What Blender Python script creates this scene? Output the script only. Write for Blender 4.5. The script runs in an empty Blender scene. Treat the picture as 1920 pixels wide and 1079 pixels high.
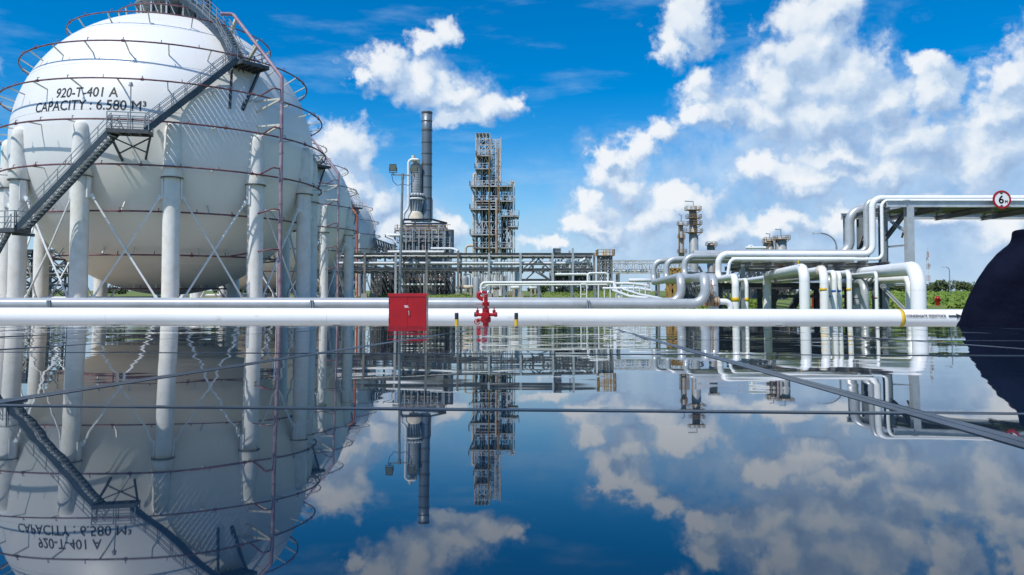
import bpy, math, random
from mathutils import Vector, Matrix, noise as mnoise
random.seed(7)
R = math.radians
sc = bpy.context.scene
col = sc.collection

# ---------------------------------------------------------------- camera
F, PX, PY, PITCH, HC = 1440.0, 960.0, 495.0, R(2.0), 1.4
cd = bpy.data.cameras.new('camera'); cam = bpy.data.objects.new('camera', cd); col.objects.link(cam)
cam.location = (0, 0, HC); cam.rotation_euler = (R(90) + PITCH, 0, 0)
cd.sensor_width = 36; cd.lens = 27; cd.shift_y = -(539.5 - PY) / 1920
cd.clip_start = 0.01; cd.clip_end = 9000
sc.camera = cam

# ---------------------------------------------------------------- light
SUN = Vector((-0.36, -0.43, 0.83)).normalized()
sd = bpy.data.lights.new('sun', 'SUN'); sun = bpy.data.objects.new('sun', sd); col.objects.link(sun)
sd.energy = 4.2; sd.angle = R(0.5); sd.color = (1.0, 0.955, 0.88)
sun.rotation_euler = SUN.to_track_quat('Z', 'Y').to_euler()
sc.view_settings.view_transform = 'Standard'; sc.view_settings.look = 'None'
sc.view_settings.exposure = 0.0; sc.view_settings.gamma = 1.0
sc.cycles.max_bounces = 8; sc.cycles.glossy_bounces = 4; sc.cycles.diffuse_bounces = 3
sc.cycles.sample_clamp_indirect = 6
SKY_STRENGTH = 0.138
SKY_SAT = 1.45

def ray(px, py):
    xc, yc = (px - PX) / F, (PY - py) / F
    return Vector((xc, math.cos(PITCH) - yc * math.sin(PITCH), math.sin(PITCH) + yc * math.cos(PITCH)))
def at(px, py, Y):
    d = ray(px, py); return Vector((0, 0, HC)) + d * (Y / d.y)

# clouds of the photograph as (px, py, half width, half height) -> directions on the sky
PUFFS = [
 (700,118,50,42),(668,132,26,20),(760,150,80,42),(838,72,40,28),(800,95,45,25),(835,178,80,34),(905,205,75,36),(850,215,60,22),(955,200,26,22),
 (652,272,66,50),(690,300,36,34),(690,385,62,60),(735,430,70,45),(640,350,45,40),(840,450,36,45),
 (1290,45,62,70),(1262,95,34,34),(1318,152,34,32),(1330,185,36,30),(1308,215,30,28),(1345,205,45,40),
 (1540,20,90,50),(1520,85,85,65),(1465,165,70,65),(1585,150,85,70),(1440,222,90,50),(1545,225,110,60),(1650,200,80,50),
 (1740,125,34,34),(1750,175,50,50),(1885,140,58,48),(1905,200,60,60),(1860,225,60,50),(1700,265,110,50),(1850,290,90,60),
 (1150,295,32,28),(1140,330,40,35),(1205,270,40,36),(1250,240,40,30),(1175,345,60,40),(1115,385,35,25),(1080,425,42,22),(1130,420,60,45),(1290,385,75,40),(1230,410,70,45),(1030,462,50,18),
 (1430,320,60,32),(1510,335,75,36),(1640,330,80,45),(1480,405,42,32),(1515,420,30,32),(1450,425,55,30),(1750,395,90,30),(1350,430,70,40),(1600,410,70,40),(1880,420,90,40),(1560,290,80,30),
 (2080,200,160,150),(-160,330,120,60),(-260,120,140,50),(2050,-150,200,60)]
VEILS = [(1540,190,190,120),(1740,340,380,140),(1500,310,280,130),(1250,420,260,110),(1450,470,500,90),(1800,420,320,150),(700,420,150,80),(1400,190,120,70),(1190,310,90,70),(840,170,120,50),(660,290,80,60),(2150,300,260,220)]

w = bpy.data.worlds.new('World'); sc.world = w; w.use_nodes = True
w.cycles.sampling_method = 'MANUAL'; w.cycles.sample_map_resolution = 256
nt = w.node_tree; nt.nodes.clear()
def mk(tree, t, **kw):
    n = tree.nodes.new(t)
    for k, v in kw.items(): setattr(n, k, v)
    return n
def put(tree, sock, v):
    if isinstance(v, bpy.types.NodeSocket): tree.links.new(v, sock)
    else: sock.default_value = v
def M(tree, op, a, b=None, c=None, clamp=False):
    n = mk(tree, 'ShaderNodeMath', operation=op, use_clamp=clamp)
    put(tree, n.inputs[0], a)
    if b is not None: put(tree, n.inputs[1], b)
    if c is not None: put(tree, n.inputs[2], c)
    return n.outputs[0]
def VM(tree, op, a, b=None, c=None, out=0):
    n = mk(tree, 'ShaderNodeVectorMath', operation=op)
    put(tree, n.inputs[0], a)
    if b is not None: put(tree, n.inputs[1], b)
    if c is not None: put(tree, n.inputs[2], c)
    return n.outputs['Value'] if out else n.outputs[0]
def NZ(tree, vec, scale, detail, rough=0.55, lac=2.0, color=False):
    n = mk(tree, 'ShaderNodeTexNoise'); n.inputs['Scale'].default_value = scale
    n.inputs['Detail'].default_value = detail; n.inputs['Roughness'].default_value = rough
    n.inputs['Lacunarity'].default_value = lac
    tree.links.new(vec, n.inputs['Vector']); return n.outputs['Color' if color else 'Fac']
def smooth(t, v, a, b):
    n = mk(t, 'ShaderNodeMapRange', interpolation_type='SMOOTHSTEP'); t.links.new(v, n.inputs[0])
    n.inputs[1].default_value = min(a, b); n.inputs[2].default_value = max(a, b)
    return n.outputs[0] if a < b else M(t, 'SUBTRACT', 1.0, n.outputs[0])
def azel(g, d):
    s = mk(g, 'ShaderNodeSeparateXYZ'); g.links.new(d, s.inputs[0])
    az = M(g, 'ARCTAN2', s.outputs[0], s.outputs[1]); el = M(g, 'ARCSINE', M(g, 'MINIMUM', M(g, 'MAXIMUM', s.outputs[2], -1.0), 1.0))
    cmb = mk(g, 'ShaderNodeCombineXYZ'); g.links.new(az, cmb.inputs[0]); g.links.new(el, cmb.inputs[1])
    return cmb.outputs[0], az, el
def blobs(g, uv, lst, k):
    m = None
    for (px, py, a, b) in lst:
        v = ray(px, py).normalized(); A, E = math.atan2(v.x, v.y), math.asin(v.z); ia, ib = F / a, F / b
        L = VM(g, 'LENGTH', VM(g, 'MULTIPLY_ADD', uv, (ia, ib, 0), (-A * ia, -E * ib, 0)), out=1)
        if m is None: m = L
        else:
            n = mk(g, 'ShaderNodeMath', operation='SMOOTH_MIN'); g.links.new(m, n.inputs[0]); g.links.new(L, n.inputs[1]); n.inputs[2].default_value = k; m = n.outputs[0]
    return M(g, 'SUBTRACT', 1.0, m)
tc = mk(nt, 'ShaderNodeTexCoord'); DIR = tc.outputs['Generated']
wob = VM(nt, 'SUBTRACT', NZ(nt, DIR, 13, 5, 0.62, color=True), (0.5, 0.5, 0.5))
uv, az, el = azel(nt, VM(nt, 'MULTIPLY_ADD', wob, (0.11, 0.11, 0.09), DIR))
B0 = blobs(nt, uv, PUFFS, 0.18); B1 = blobs(nt, VM(nt, 'ADD', uv, (-0.015, 0.019, 0)), PUFFS, 0.18)
# the rest of the sky, away from the photograph's view, has drifting clouds too
away = M(nt, 'MULTIPLY', M(nt, 'SUBTRACT', M(nt, 'ABSOLUTE', az), 0.95), 3.0, clamp=True)
gen = M(nt, 'MULTIPLY', M(nt, 'SUBTRACT', NZ(nt, DIR, 3.2, 3), 0.58), 4.0)
rest = M(nt, 'SUBTRACT', M(nt, 'MULTIPLY', M(nt, 'ADD', gen, 3.0), away), 3.0)
body = M(nt, 'MAXIMUM', M(nt, 'MINIMUM', B0, 0.75), rest)
vo = mk(nt, 'ShaderNodeTexVoronoi'); vo.inputs['Scale'].default_value = 40; vo.inputs['Detail'].default_value = 1; vo.inputs['Roughness'].default_value = 0.6
nt.links.new(VM(nt, 'MULTIPLY_ADD', wob, (.05, .05, .05), DIR), vo.inputs['Vector'])
bil = M(nt, 'SUBTRACT', 0.42, vo.outputs['Distance'])
fb = M(nt, 'SUBTRACT', NZ(nt, DIR, 46, 5, 0.62, 2.1), 0.5)
D0 = M(nt, 'ADD', M(nt, 'ADD', body, M(nt, 'MULTIPLY', bil, 0.42)), M(nt, 'MULTIPLY', fb, 0.95))
alpha = M(nt, 'MULTIPLY', smooth(nt, D0, -0.36, 0.34), 0.96)
grad = M(nt, 'SUBTRACT', B0, B1)
lit = M(nt, 'ADD', M(nt, 'MULTIPLY', grad, 0.72), 0.50)
lit = M(nt, 'ADD', lit, M(nt, 'MULTIPLY', bil, 0.26)); lit = M(nt, 'ADD', lit, M(nt, 'MULTIPLY', fb, 0.24), clamp=True)
cr = mk(nt, 'ShaderNodeValToRGB'); nt.links.new(lit, cr.inputs[0])
e = cr.color_ramp.elements
e[0].position = 0.0; e[0].color = (0.33, 0.47, 0.70, 1); e[1].position = 0.88; e[1].color = (0.90, 0.93, 0.97, 1)
x = cr.color_ramp.elements.new(0.30); x.color = (0.47, 0.62, 0.83, 1)
x = cr.color_ramp.elements.new(0.62); x.color = (0.76, 0.84, 0.93, 1)
# soft grey veil that the puffs stand in
uv0, az0, el0 = azel(nt, VM(nt, 'MULTIPLY_ADD', wob, (0.20, 0.20, 0.14), DIR))
veil = M(nt, 'ADD', blobs(nt, uv0, VEILS, 0.3), M(nt, 'MULTIPLY', fb, 0.5))
veil = M(nt, 'MULTIPLY', smooth(nt, veil, -0.15, 0.75), 0.80)
vr = mk(nt, 'ShaderNodeValToRGB'); nt.links.new(NZ(nt, DIR, 11, 4, 0.6), vr.inputs[0]); e = vr.color_ramp.elements
e[0].position = 0.36; e[0].color = (0.29, 0.46, 0.74, 1); e[1].position = 0.66; e[1].color = (0.58, 0.73, 0.92, 1)
# thin cirrus
mp = mk(nt, 'ShaderNodeMapping'); mp.inputs['Scale'].default_value = (3.0, 3.0, 14.0); mp.inputs['Rotation'].default_value = (0, R(12), 0)
nt.links.new(DIR, mp.inputs[0])
ci = M(nt, 'MULTIPLY', smooth(nt, NZ(nt, mp.outputs[0], 1.7, 6, 0.6), 0.50, 0.80), 0.36)
sky = mk(nt, 'ShaderNodeTexSky', sky_type='NISHITA'); sky.sun_disc = False
sky.sun_elevation = math.asin(SUN.z); sky.sun_rotation = math.atan2(SUN.x, SUN.y)
sky.air_density = 1.0; sky.dust_density = 0.3; sky.ozone_density = 6.0
hs = mk(nt, 'ShaderNodeHueSaturation'); hs.inputs['Saturation'].default_value = SKY_SAT; hs.inputs['Value'].default_value = 1.0
nt.links.new(sky.outputs[0], hs.inputs['Color'])
b1 = mk(nt, 'ShaderNodeBackground'); nt.links.new(hs.outputs[0], b1.inputs[0]); b1.inputs[1].default_value = SKY_STRENGTH
b2 = mk(nt, 'ShaderNodeBackground'); nt.links.new(cr.outputs[0], b2.inputs[0]); b2.inputs[1].default_value = 1.0
b3 = mk(nt, 'ShaderNodeBackground'); b3.inputs[0].default_value = (0.50, 0.70, 0.92, 1); b3.inputs[1].default_value = 1.0
b4 = mk(nt, 'ShaderNodeBackground'); nt.links.new(vr.outputs[0], b4.inputs[0]); b4.inputs[1].default_value = 1.0
def mixs(f_, a_, b_):
    n = mk(nt, 'ShaderNodeMixShader'); nt.links.new(f_, n.inputs[0]); nt.links.new(a_, n.inputs[1]); nt.links.new(b_, n.inputs[2]); return n.outputs[0]
hz = M(nt, 'MULTIPLY', smooth(nt, el0, 0.20, -0.02), 0.80)
b5 = mk(nt, 'ShaderNodeBackground'); b5.inputs[0].default_value = (0.40, 0.60, 0.86, 1); b5.inputs[1].default_value = 1.0
m0 = mixs(ci, b1.outputs[0], b3.outputs[0]); m0 = mixs(hz, m0, b5.outputs[0]); m0 = mixs(veil, m0, b4.outputs[0]); m0 = mixs(alpha, m0, b2.outputs[0])
wo = mk(nt, 'ShaderNodeOutputWorld'); nt.links.new(m0, wo.inputs[0])

# ---------------------------------------------------------------- materials
def mat(name, c1, c2=None, scale=3.0, lo=0.4, hi=0.65, rough=0.5, metal=0.0, bump=0.0, bscale=None, stretch=(1, 1, 1), detail=6, c3=None, s3=1.0, lo3=0.55, hi3=0.7):
    m = bpy.data.materials.new(name); m.use_nodes = True; t = m.node_tree
    bs = t.nodes['Principled BSDF']; bs.inputs['Roughness'].default_value = rough; bs.inputs['Metallic'].default_value = metal
    tx = mk(t, 'ShaderNodeTexCoord'); mpn = mk(t, 'ShaderNodeMapping'); mpn.inputs['Scale'].default_value = stretch
    t.links.new(tx.outputs['Object'], mpn.inputs[0]); v = mpn.outputs[0]
    cur = None
    def layer(cur, c, sc_, a, b):
        nz = NZ(t, v, sc_, detail, 0.6)
        mr = mk(t, 'ShaderNodeMapRange'); t.links.new(nz, mr.inputs[0]); mr.inputs[1].default_value = a; mr.inputs[2].default_value = b
        mx = mk(t, 'ShaderNodeMix', data_type='RGBA'); t.links.new(mr.outputs[0], mx.inputs[0])
        put(t, mx.inputs[6], cur if cur is not None else (*c1, 1)); mx.inputs[7].default_value = (*c, 1)
        return mx.outputs[2]
    if c2: cur = layer(cur, c2, scale, lo, hi)
    if c3: cur = layer(cur, c3, s3, lo3, hi3)
    put(t, bs.inputs['Base Color'], cur if cur is not None else (*c1, 1))
    if bump:
        bn = mk(t, 'ShaderNodeBump'); bn.inputs['Strength'].default_value = bump; bn.inputs['Distance'].default_value = 0.02
        t.links.new(NZ(t, v, bscale or scale * 6, 5), bn.inputs['Height']); t.links.new(bn.outputs[0], bs.inputs['Normal'])
    return m
MT = {}
MT['tank'] = mat('tank_white_paint', (0.80, 0.80, 0.785), (0.74, 0.735, 0.705), 0.25, 0.45, 0.75, 0.42, stretch=(1, 1, 0.25), c3=(0.58, 0.51, 0.40), s3=1.1, lo3=0.68, hi3=0.88, bump=0.02, bscale=0.6)
MT['concrete_col'] = mat('fireproofed_column', (0.77, 0.77, 0.74), (0.66, 0.65, 0.60), 1.4, 0.4, 0.7, 0.85, bump=0.6, bscale=9, c3=(0.44, 0.39, 0.30), s3=3.2, lo3=0.64, hi3=0.78)
MT['white_pipe'] = mat('white_pipe_paint', (0.82, 0.83, 0.82), (0.74, 0.74, 0.71), 0.8, 0.45, 0.75, 0.34, stretch=(0.5, 1, 1), c3=(0.50, 0.41, 0.30), s3=2.6, lo3=0.67, hi3=0.82, bump=0.015, bscale=3)
MT['grey_pipe'] = mat('grey_clad_pipe', (0.50, 0.53, 0.54), (0.40, 0.42, 0.42), 1.2, 0.4, 0.7, 0.36, metal=0.25, c3=(0.34, 0.30, 0.24), s3=2.2, lo3=0.66, hi3=0.8, bump=0.02, bscale=3)
MT['ring'] = mat('spray_pipe_mauve', (0.13, 0.045, 0.06), (0.22, 0.12, 0.14), 1.6, 0.42, 0.66, 0.6)
MT['riser'] = mat('riser_pipe_mauve', (0.27, 0.17, 0.225), (0.42, 0.35, 0.39), 1.6, 0.42, 0.7, 0.55)
MT['orange_pipe'] = mat('orange_riser', (0.45, 0.10, 0.03), (0.3, 0.06, 0.03), 2, 0.4, 0.7, 0.6)
MT['bracket'] = mat('bracket_white', (0.62, 0.62, 0.56), (0.5, 0.48, 0.4), 2, rough=0.6)
MT['brace'] = mat('brace_rod', (0.80, 0.82, 0.83), (0.66, 0.67, 0.67), 1.5, rough=0.5)
MT['galv'] = mat('galvanised_steel', (0.30, 0.335, 0.35), (0.22, 0.25, 0.265), 2.5, rough=0.5, metal=0.35)
MT['galv_light'] = mat('light_galvanised_steel', (0.50, 0.54, 0.56), (0.40, 0.43, 0.45), 2.0, rough=0.48, metal=0.3)
MT['dark_steel'] = mat('dark_steel', (0.065, 0.075, 0.085), (0.12, 0.125, 0.13), 1.5, rough=0.55, metal=0.3)
MT['stringer'] = mat('stair_stringer_steel', (0.045, 0.068, 0.088), (0.075, 0.10, 0.12), 1.2, rough=0.5, metal=0.3)
MT['rack_steel'] = mat('rack_steel', (0.16, 0.165, 0.165), (0.27, 0.26, 0.24), 0.6, rough=0.6, c3=(0.13, 0.07, 0.04), s3=1.1, lo3=0.6, hi3=0.7)
MT['tower_steel'] = mat('tower_steel', (0.58, 0.59, 0.60), (0.40, 0.405, 0.41), 0.5, rough=0.55, c3=(0.27, 0.13, 0.06), s3=0.35, lo3=0.56, hi3=0.66)
MT['rust_steel'] = mat('rusty_steel', (0.28, 0.13, 0.06), (0.38, 0.30, 0.22), 1.0, rough=0.7)
MT['ochre'] = mat('ochre_steel', (0.42, 0.27, 0.07), (0.3, 0.16, 0.06), 1.0, rough=0.6)
MT['stack'] = mat('stack_steel', (0.22, 0.26, 0.30), (0.16, 0.19, 0.215), 0.22, rough=0.45, metal=0.45, stretch=(1, 1, 0.3), c3=(0.22, 0.18, 0.14), s3=0.22, lo3=0.6, hi3=0.75)
MT['vessel'] = mat('vessel_cladding', (0.36, 0.38, 0.39), (0.27, 0.285, 0.29), 0.5, rough=0.55, metal=0.1)
MT['vessel_dark'] = mat('dark_vessel', (0.10, 0.105, 0.11), (0.16, 0.15, 0.14), 0.6, rough=0.5, metal=0.3)
MT['siding'] = mat('furnace_casing', (0.24, 0.28, 0.33), (0.18, 0.205, 0.24), 0.4, rough=0.5, metal=0.3, c3=(0.2, 0.13, 0.08), s3=0.6, lo3=0.64, hi3=0.75)
MT['cream'] = mat('cream_lagging', (0.72, 0.66, 0.53), (0.5, 0.42, 0.3), 1.5, rough=0.6)
MT['bldg'] = mat('pale_building_wall', (0.72, 0.74, 0.75), (0.62, 0.63, 0.64), 0.3, rough=0.7)
MT['red'] = mat('signal_red_paint', (0.40, 0.004, 0.010), (0.33, 0.003, 0.008), 2.5, rough=0.34)
MT['red_edge'] = mat('red_paint_roof', (0.42, 0.008, 0.016), (0.36, 0.006, 0.012), 2.5, rough=0.4)
MT['whitemark'] = mat('white_marking', (0.78, 0.76, 0.76))
MT['black'] = mat('black_paint', (0.012, 0.013, 0.016), (0.03, 0.03, 0.03), 4, rough=0.5)
MT['yellow'] = mat('yellow_paint', (0.72, 0.47, 0.02), (0.6, 0.38, 0.02), 3, rough=0.5)
MT['blue'] = mat('blue_band_paint', (0.03, 0.12, 0.42), rough=0.5)
MT['lettering'] = mat('black_lettering', (0.022, 0.022, 0.026), rough=0.6)
MT['chrome'] = mat('bright_metal', (0.6, 0.6, 0.6), rough=0.22, metal=0.9)
MT['lens'] = mat('lamp_lens', (0.30, 0.32, 0.34), rough=0.1, metal=0.6)
MT['rust_valve'] = mat('rusty_valve', (0.30, 0.16, 0.07), (0.42, 0.36, 0.26), 6, rough=0.7)
MT['concrete'] = mat('pedestal_concrete', (0.42, 0.40, 0.36), (0.34, 0.32, 0.28), 3, rough=0.9)
MT['soil'] = mat('grass_ground', (0.12, 0.175, 0.03), (0.165, 0.20, 0.045), 0.35, rough=1.0, c3=(0.19, 0.17, 0.07), s3=0.06, lo3=0.58, hi3=0.68)
MT['pad'] = mat('pad_concrete', (0.42, 0.33, 0.215), (0.33, 0.26, 0.175), 0.5, rough=0.95, c3=(0.12, 0.10, 0.08), s3=0.15, lo3=0.55, hi3=0.7)
MT['pave'] = mat('pavement_concrete', (0.40, 0.38, 0.34), (0.33, 0.31, 0.28), 0.5, rough=0.95, c3=(0.25, 0.235, 0.20), s3=0.15, lo3=0.55, hi3=0.7)
MT['faded_red'] = mat('faded_red_paint', (0.50, 0.30, 0.28), rough=0.7)
MT['asphalt'] = mat('asphalt', (0.055, 0.055, 0.056), (0.08, 0.08, 0.078), 1.2, rough=0.95)
MT['leaf'] = mat('tree_leaves', (0.035, 0.060, 0.016), (0.075, 0.10, 0.025), 0.25, rough=0.8)
MT['blade'] = mat('grass_blades', (0.12, 0.20, 0.02), (0.22, 0.27, 0.04), 0.15, rough=0.8)
MT['shrub'] = mat('field_leaves', (0.085, 0.165, 0.014), (0.19, 0.26, 0.035), 0.12, 0.42, 0.6, rough=0.8)
MT['cloth'] = mat('navy_cloth', (0.0028, 0.004, 0.012), (0.006, 0.008, 0.020), 5, rough=0.9, bump=0.6, bscale=16)
MT['cloth'].node_tree.nodes['Principled BSDF'].inputs['Specular IOR Level'].default_value = 0.06
MT['trouser'] = mat('dark_trousers', (0.012, 0.013, 0.018), rough=0.9)
MT['skin'] = mat('skin', (0.40, 0.22, 0.14), rough=0.55)
MT['hair'] = mat('black_hair', (0.008, 0.007, 0.007), rough=0.5)
MT['sealant'] = mat('panel_joint', (0.022, 0.030, 0.042), (0.045, 0.055, 0.07), 30, rough=0.34, metal=0.2)
MT['signwhite'] = mat('sign_white', (0.80, 0.80, 0.80), rough=0.4)
def glass_mat():
    m = bpy.data.materials.new('dark_panel_glass'); m.use_nodes = True; t = m.node_tree
    bs = t.nodes['Principled BSDF']; bs.inputs['Base Color'].default_value = (0.004, 0.012, 0.030, 1)
    bs.inputs['Roughness'].default_value = 0.012; bs.inputs['IOR'].default_value = 1.42; bs.inputs['Specular Tint'].default_value = (0.55, 0.80, 1.0, 1)
    tx = mk(t, 'ShaderNodeTexCoord'); g = mk(t, 'ShaderNodeNewGeometry')
    a = mk(t, 'ShaderNodeMapping'); a.inputs['Scale'].default_value = (1, 1.4, 1); t.links.new(g.outputs['Position'], a.inputs[0])
    h = M(t, 'ADD', M(t, 'MULTIPLY', NZ(t, a.outputs[0], 3.2, 1.0), 1.0), M(t, 'MULTIPLY', NZ(t, a.outputs[0], 11, 1.0), 0.16))
    bn = mk(t, 'ShaderNodeBump'); bn.inputs['Strength'].default_value = 1.0; bn.inputs['Distance'].default_value = 0.0009
    t.links.new(h, bn.inputs['Height']); t.links.new(bn.outputs[0], bs.inputs['Normal'])
    d_ = NZ(t, a.outputs[0], 26, 6, 0.7); f_ = M(t, 'MULTIPLY', smooth(t, d_, 0.50, 0.78), 0.006)
    mx = mk(t, 'ShaderNodeMix', data_type='RGBA'); t.links.new(f_, mx.inputs[0]); mx.inputs[6].default_value = (0.004, 0.016, 0.036, 1); mx.inputs[7].default_value = (0.30, 0.28, 0.25, 1)
    t.links.new(mx.outputs[2], bs.inputs['Base Color']); t.links.new(M(t, 'ADD', M(t, 'MULTIPLY', f_, 1.2), 0.014), bs.inputs['Roughness'])
    return m
MT['glass'] = glass_mat()

# ---------------------------------------------------------------- helpers
class MB:
    def __init__(s): s.v = []; s.f = []; s.sm = []
    def add(s, vs, fs, smooth=False):
        o = len(s.v); s.v.extend(Vector(v) for v in vs); s.f.extend(tuple(i + o for i in f) for f in fs); s.sm.extend([smooth] * len(fs)); return s
    def box(s, a, b):
        (x0, y0, z0), (x1, y1, z1) = a, b
        x0, x1 = min(x0, x1), max(x0, x1); y0, y1 = min(y0, y1), max(y0, y1); z0, z1 = min(z0, z1), max(z0, z1)
        return s.add([(x0,y0,z0),(x1,y0,z0),(x1,y1,z0),(x0,y1,z0),(x0,y0,z1),(x1,y0,z1),(x1,y1,z1),(x0,y1,z1)],
            [(0,3,2,1),(4,5,6,7),(0,1,5,4),(1,2,6,5),(2,3,7,6),(3,0,4,7)])
    def bar(s, p, q, w=0.1, h=None, up=(0, 0, 1)):
        p, q = Vector(p), Vector(q); h = h or w; d = (q - p)
        if d.length < 1e-6: return s
        d.normalize(); u = Vector(up)
        if abs(d.dot(u)) > 0.98: u = Vector((0, 1, 0)) if abs(d.y) < 0.9 else Vector((1, 0, 0))
        a = d.cross(u).normalized() * (w / 2); b = a.cross(d).normalized() * (h / 2)
        vs = [p - a - b, p + a - b, p + a + b, p - a + b, q - a - b, q + a - b, q + a + b, q - a + b]
        return s.add(vs, [(0,1,2,3),(7,6,5,4),(0,4,5,1),(1,5,6,2),(2,6,7,3),(3,7,4,0)])
    def ibeam(s, p, q, w=0.3, h=0.3, up=(0, 0, 1), t=0.03):
        p, q = Vector(p), Vector(q); d = (q - p).normalized(); u = Vector(up)
        if abs(d.dot(u)) > 0.98: u = Vector((0, 1, 0))
        a = d.cross(u).normalized(); b = a.cross(d).normalized()
        o = b * (h / 2 - t / 2)
        s.bar(p + o, q + o, w, t, up=b); s.bar(p - o, q - o, w, t, up=b); s.bar(p, q, t, h - 2 * t, up=b); return s
    def tube(s, pts, r, n=10, closed=False, caps=True):
        pts = [Vector(p) for p in pts]; m = len(pts); rs = r if isinstance(r, (list, tuple)) else [r] * m
        tang = []
        for i in range(m):
            a = pts[i - 1] if (i > 0 or closed) else pts[i]; b = pts[(i + 1) % m] if (i < m - 1 or closed) else pts[i]
            tang.append((b - a).normalized())
        u = Vector((0, 0, 1)) if abs(tang[0].z) < 0.9 else Vector((0, 1, 0))
        a = tang[0].cross(u).normalized(); vs = []; rings = []
        for i in range(m):
            a = (a - tang[i] * a.dot(tang[i])).normalized(); b = tang[i].cross(a)
            ring = [pts[i] + (a * math.cos(2*math.pi*k/n) + b * math.sin(2*math.pi*k/n)) * rs[i] for k in range(n)]
            rings.append(ring); vs += ring
        fs = []
        for i in range(m if closed else m - 1):
            j = (i + 1) % m
            for k in range(n): fs.append((i*n+k, i*n+(k+1)%n, j*n+(k+1)%n, j*n+k))
        s.add(vs, fs, True)
        if caps and not closed:
            s.add(rings[0], [tuple(range(n - 1, -1, -1))]); s.add(rings[-1], [tuple(range(n))])
        return s
    def cyl(s, p, q, r, r2=None, n=16): return s.tube([p, q], [r, r if r2 is None else r2], n)
    def lathe(s, c, prof, n=24, axis=(0, 0, 1), smooth=True):
        c = Vector(c); ax = Vector(axis).normalized(); u = Vector((1, 0, 0)) if abs(ax.x) < 0.9 else Vector((0, 1, 0))
        a = ax.cross(u).normalized(); b = ax.cross(a); vs = []; fs = []
        for (r, z) in prof:
            for k in range(n):
                t = 2*math.pi*k/n; vs.append(c + ax*z + (a*math.cos(t) + b*math.sin(t))*max(r, 1e-4))
        for i in range(len(prof) - 1):
            for k in range(n): fs.append((i*n+k, (i+1)*n+k, (i+1)*n+(k+1)%n, i*n+(k+1)%n))
        return s.add(vs, fs, smooth)
    def ball(s, c, r, n=16, m=10):
        return s.lathe(c, [(r*math.sin(math.pi*i/m), -r*math.cos(math.pi*i/m)) for i in range(m + 1)], n)
    def ring(s, c, r, t, n=64, k=8):
        return s.tube([(c[0]+r*math.cos(2*math.pi*i/n), c[1]+r*math.sin(2*math.pi*i/n), c[2]) for i in range(n)], t, k, closed=True)
    def build(s, name, m, parent=None, origin=None):
        o = Vector(origin) if origin is not None else (root_loc(parent) if parent else Vector((0, 0, 0)))
        me = bpy.data.meshes.new(name); me.from_pydata([v - o for v in s.v], [], s.f)
        me.polygons.foreach_set('use_smooth', s.sm); me.materials.append(MT[m] if isinstance(m, str) else m); me.update()
        ob = bpy.data.objects.new(name, me); col.objects.link(ob)
        if parent: ob.parent = parent
        else: ob.location = o
        return ob
def root_loc(o):
    while o.parent: o = o.parent
    return Vector(o.location)
def tag(o, label=None, cat=None, group=None, kind=None):
    if label: o['label'] = label
    if cat: o['category'] = cat
    if group: o['group'] = group
    if kind: o['kind'] = kind
    return o
def empty(name, loc, label, cat, group=None):
    o = bpy.data.objects.new(name, None); col.objects.link(o); o.location = loc; o.empty_display_size = 0.3
    return tag(o, label, cat, group)
def copy_tree(o, parent=None, skip=()):
    c = o.copy(); col.objects.link(c)
    if parent: c.parent = parent
    for ch in list(o.children):
        if ch.name.split('.')[0] in skip: continue
        copy_tree(ch, c, skip)
    return c
def bends(pts, rad, seg=8):
    pts = [Vector(p) for p in pts]; out = [pts[0]]
    for i in range(1, len(pts) - 1):
        p, a, b = pts[i], pts[i - 1], pts[i + 1]
        d1, d2 = (a - p), (b - p); l1, l2 = d1.length, d2.length; d1.normalize(); d2.normalize()
        ang = d1.angle(d2)
        if ang > math.pi - 0.02: out.append(p); continue
        t = min(rad / math.tan(ang / 2), l1 * 0.48, l2 * 0.48); r = t * math.tan(ang / 2)
        cen = p + (d1 + d2).normalized() * (r / math.sin(ang / 2)); s0 = p + d1 * t - cen; s1 = p + d2 * t - cen
        for k in range(seg + 1):
            w_ = k / seg; om = s0.angle(s1); v = (s0 * math.sin((1 - w_) * om) + s1 * math.sin(w_ * om)) / math.sin(om); out.append(cen + v)
    out.append(pts[-1]); return out
def weld(mb, p, d, r, w=0.012, n=20):
    d = Vector(d).normalized(); mb.lathe(Vector(p) - d * w, [(r*0.9, 0), (r * 1.02, w*0.3), (r * 1.02, w*1.7), (r*0.9, w * 2)], n, d)
def text_mesh(body, size, align='LEFT', bold=0.0):
    cu = bpy.data.curves.new('t', 'FONT'); cu.body = body; cu.size = size; cu.align_x = align; cu.resolution_u = 4; cu.offset = bold
    ob = bpy.data.objects.new('t', cu); col.objects.link(ob)
    dg = bpy.context.evaluated_depsgraph_get(); me = bpy.data.meshes.new_from_object(ob.evaluated_get(dg))
    vs = [v.co.copy() for v in me.vertices]; fs = [tuple(p.vertices) for p in me.polygons]
    bpy.data.objects.remove(ob); bpy.data.curves.remove(cu); bpy.data.meshes.remove(me); return vs, fs
def heavy(vs, fs, d):
    V, Fc_ = [], []
    for dx, dy in ((0, 0), (d, 0), (-d, 0), (0, d), (0, -d)):
        o = len(V); V += [Vector((v.x + dx, v.y + dy, v.z)) for v in vs]; Fc_ += [tuple(i + o for i in f) for f in fs]
    return V, Fc_
def X(px, Y): return at(px, 500, Y).x
def Z(py, Y): return at(PX, py, Y).z
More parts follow.
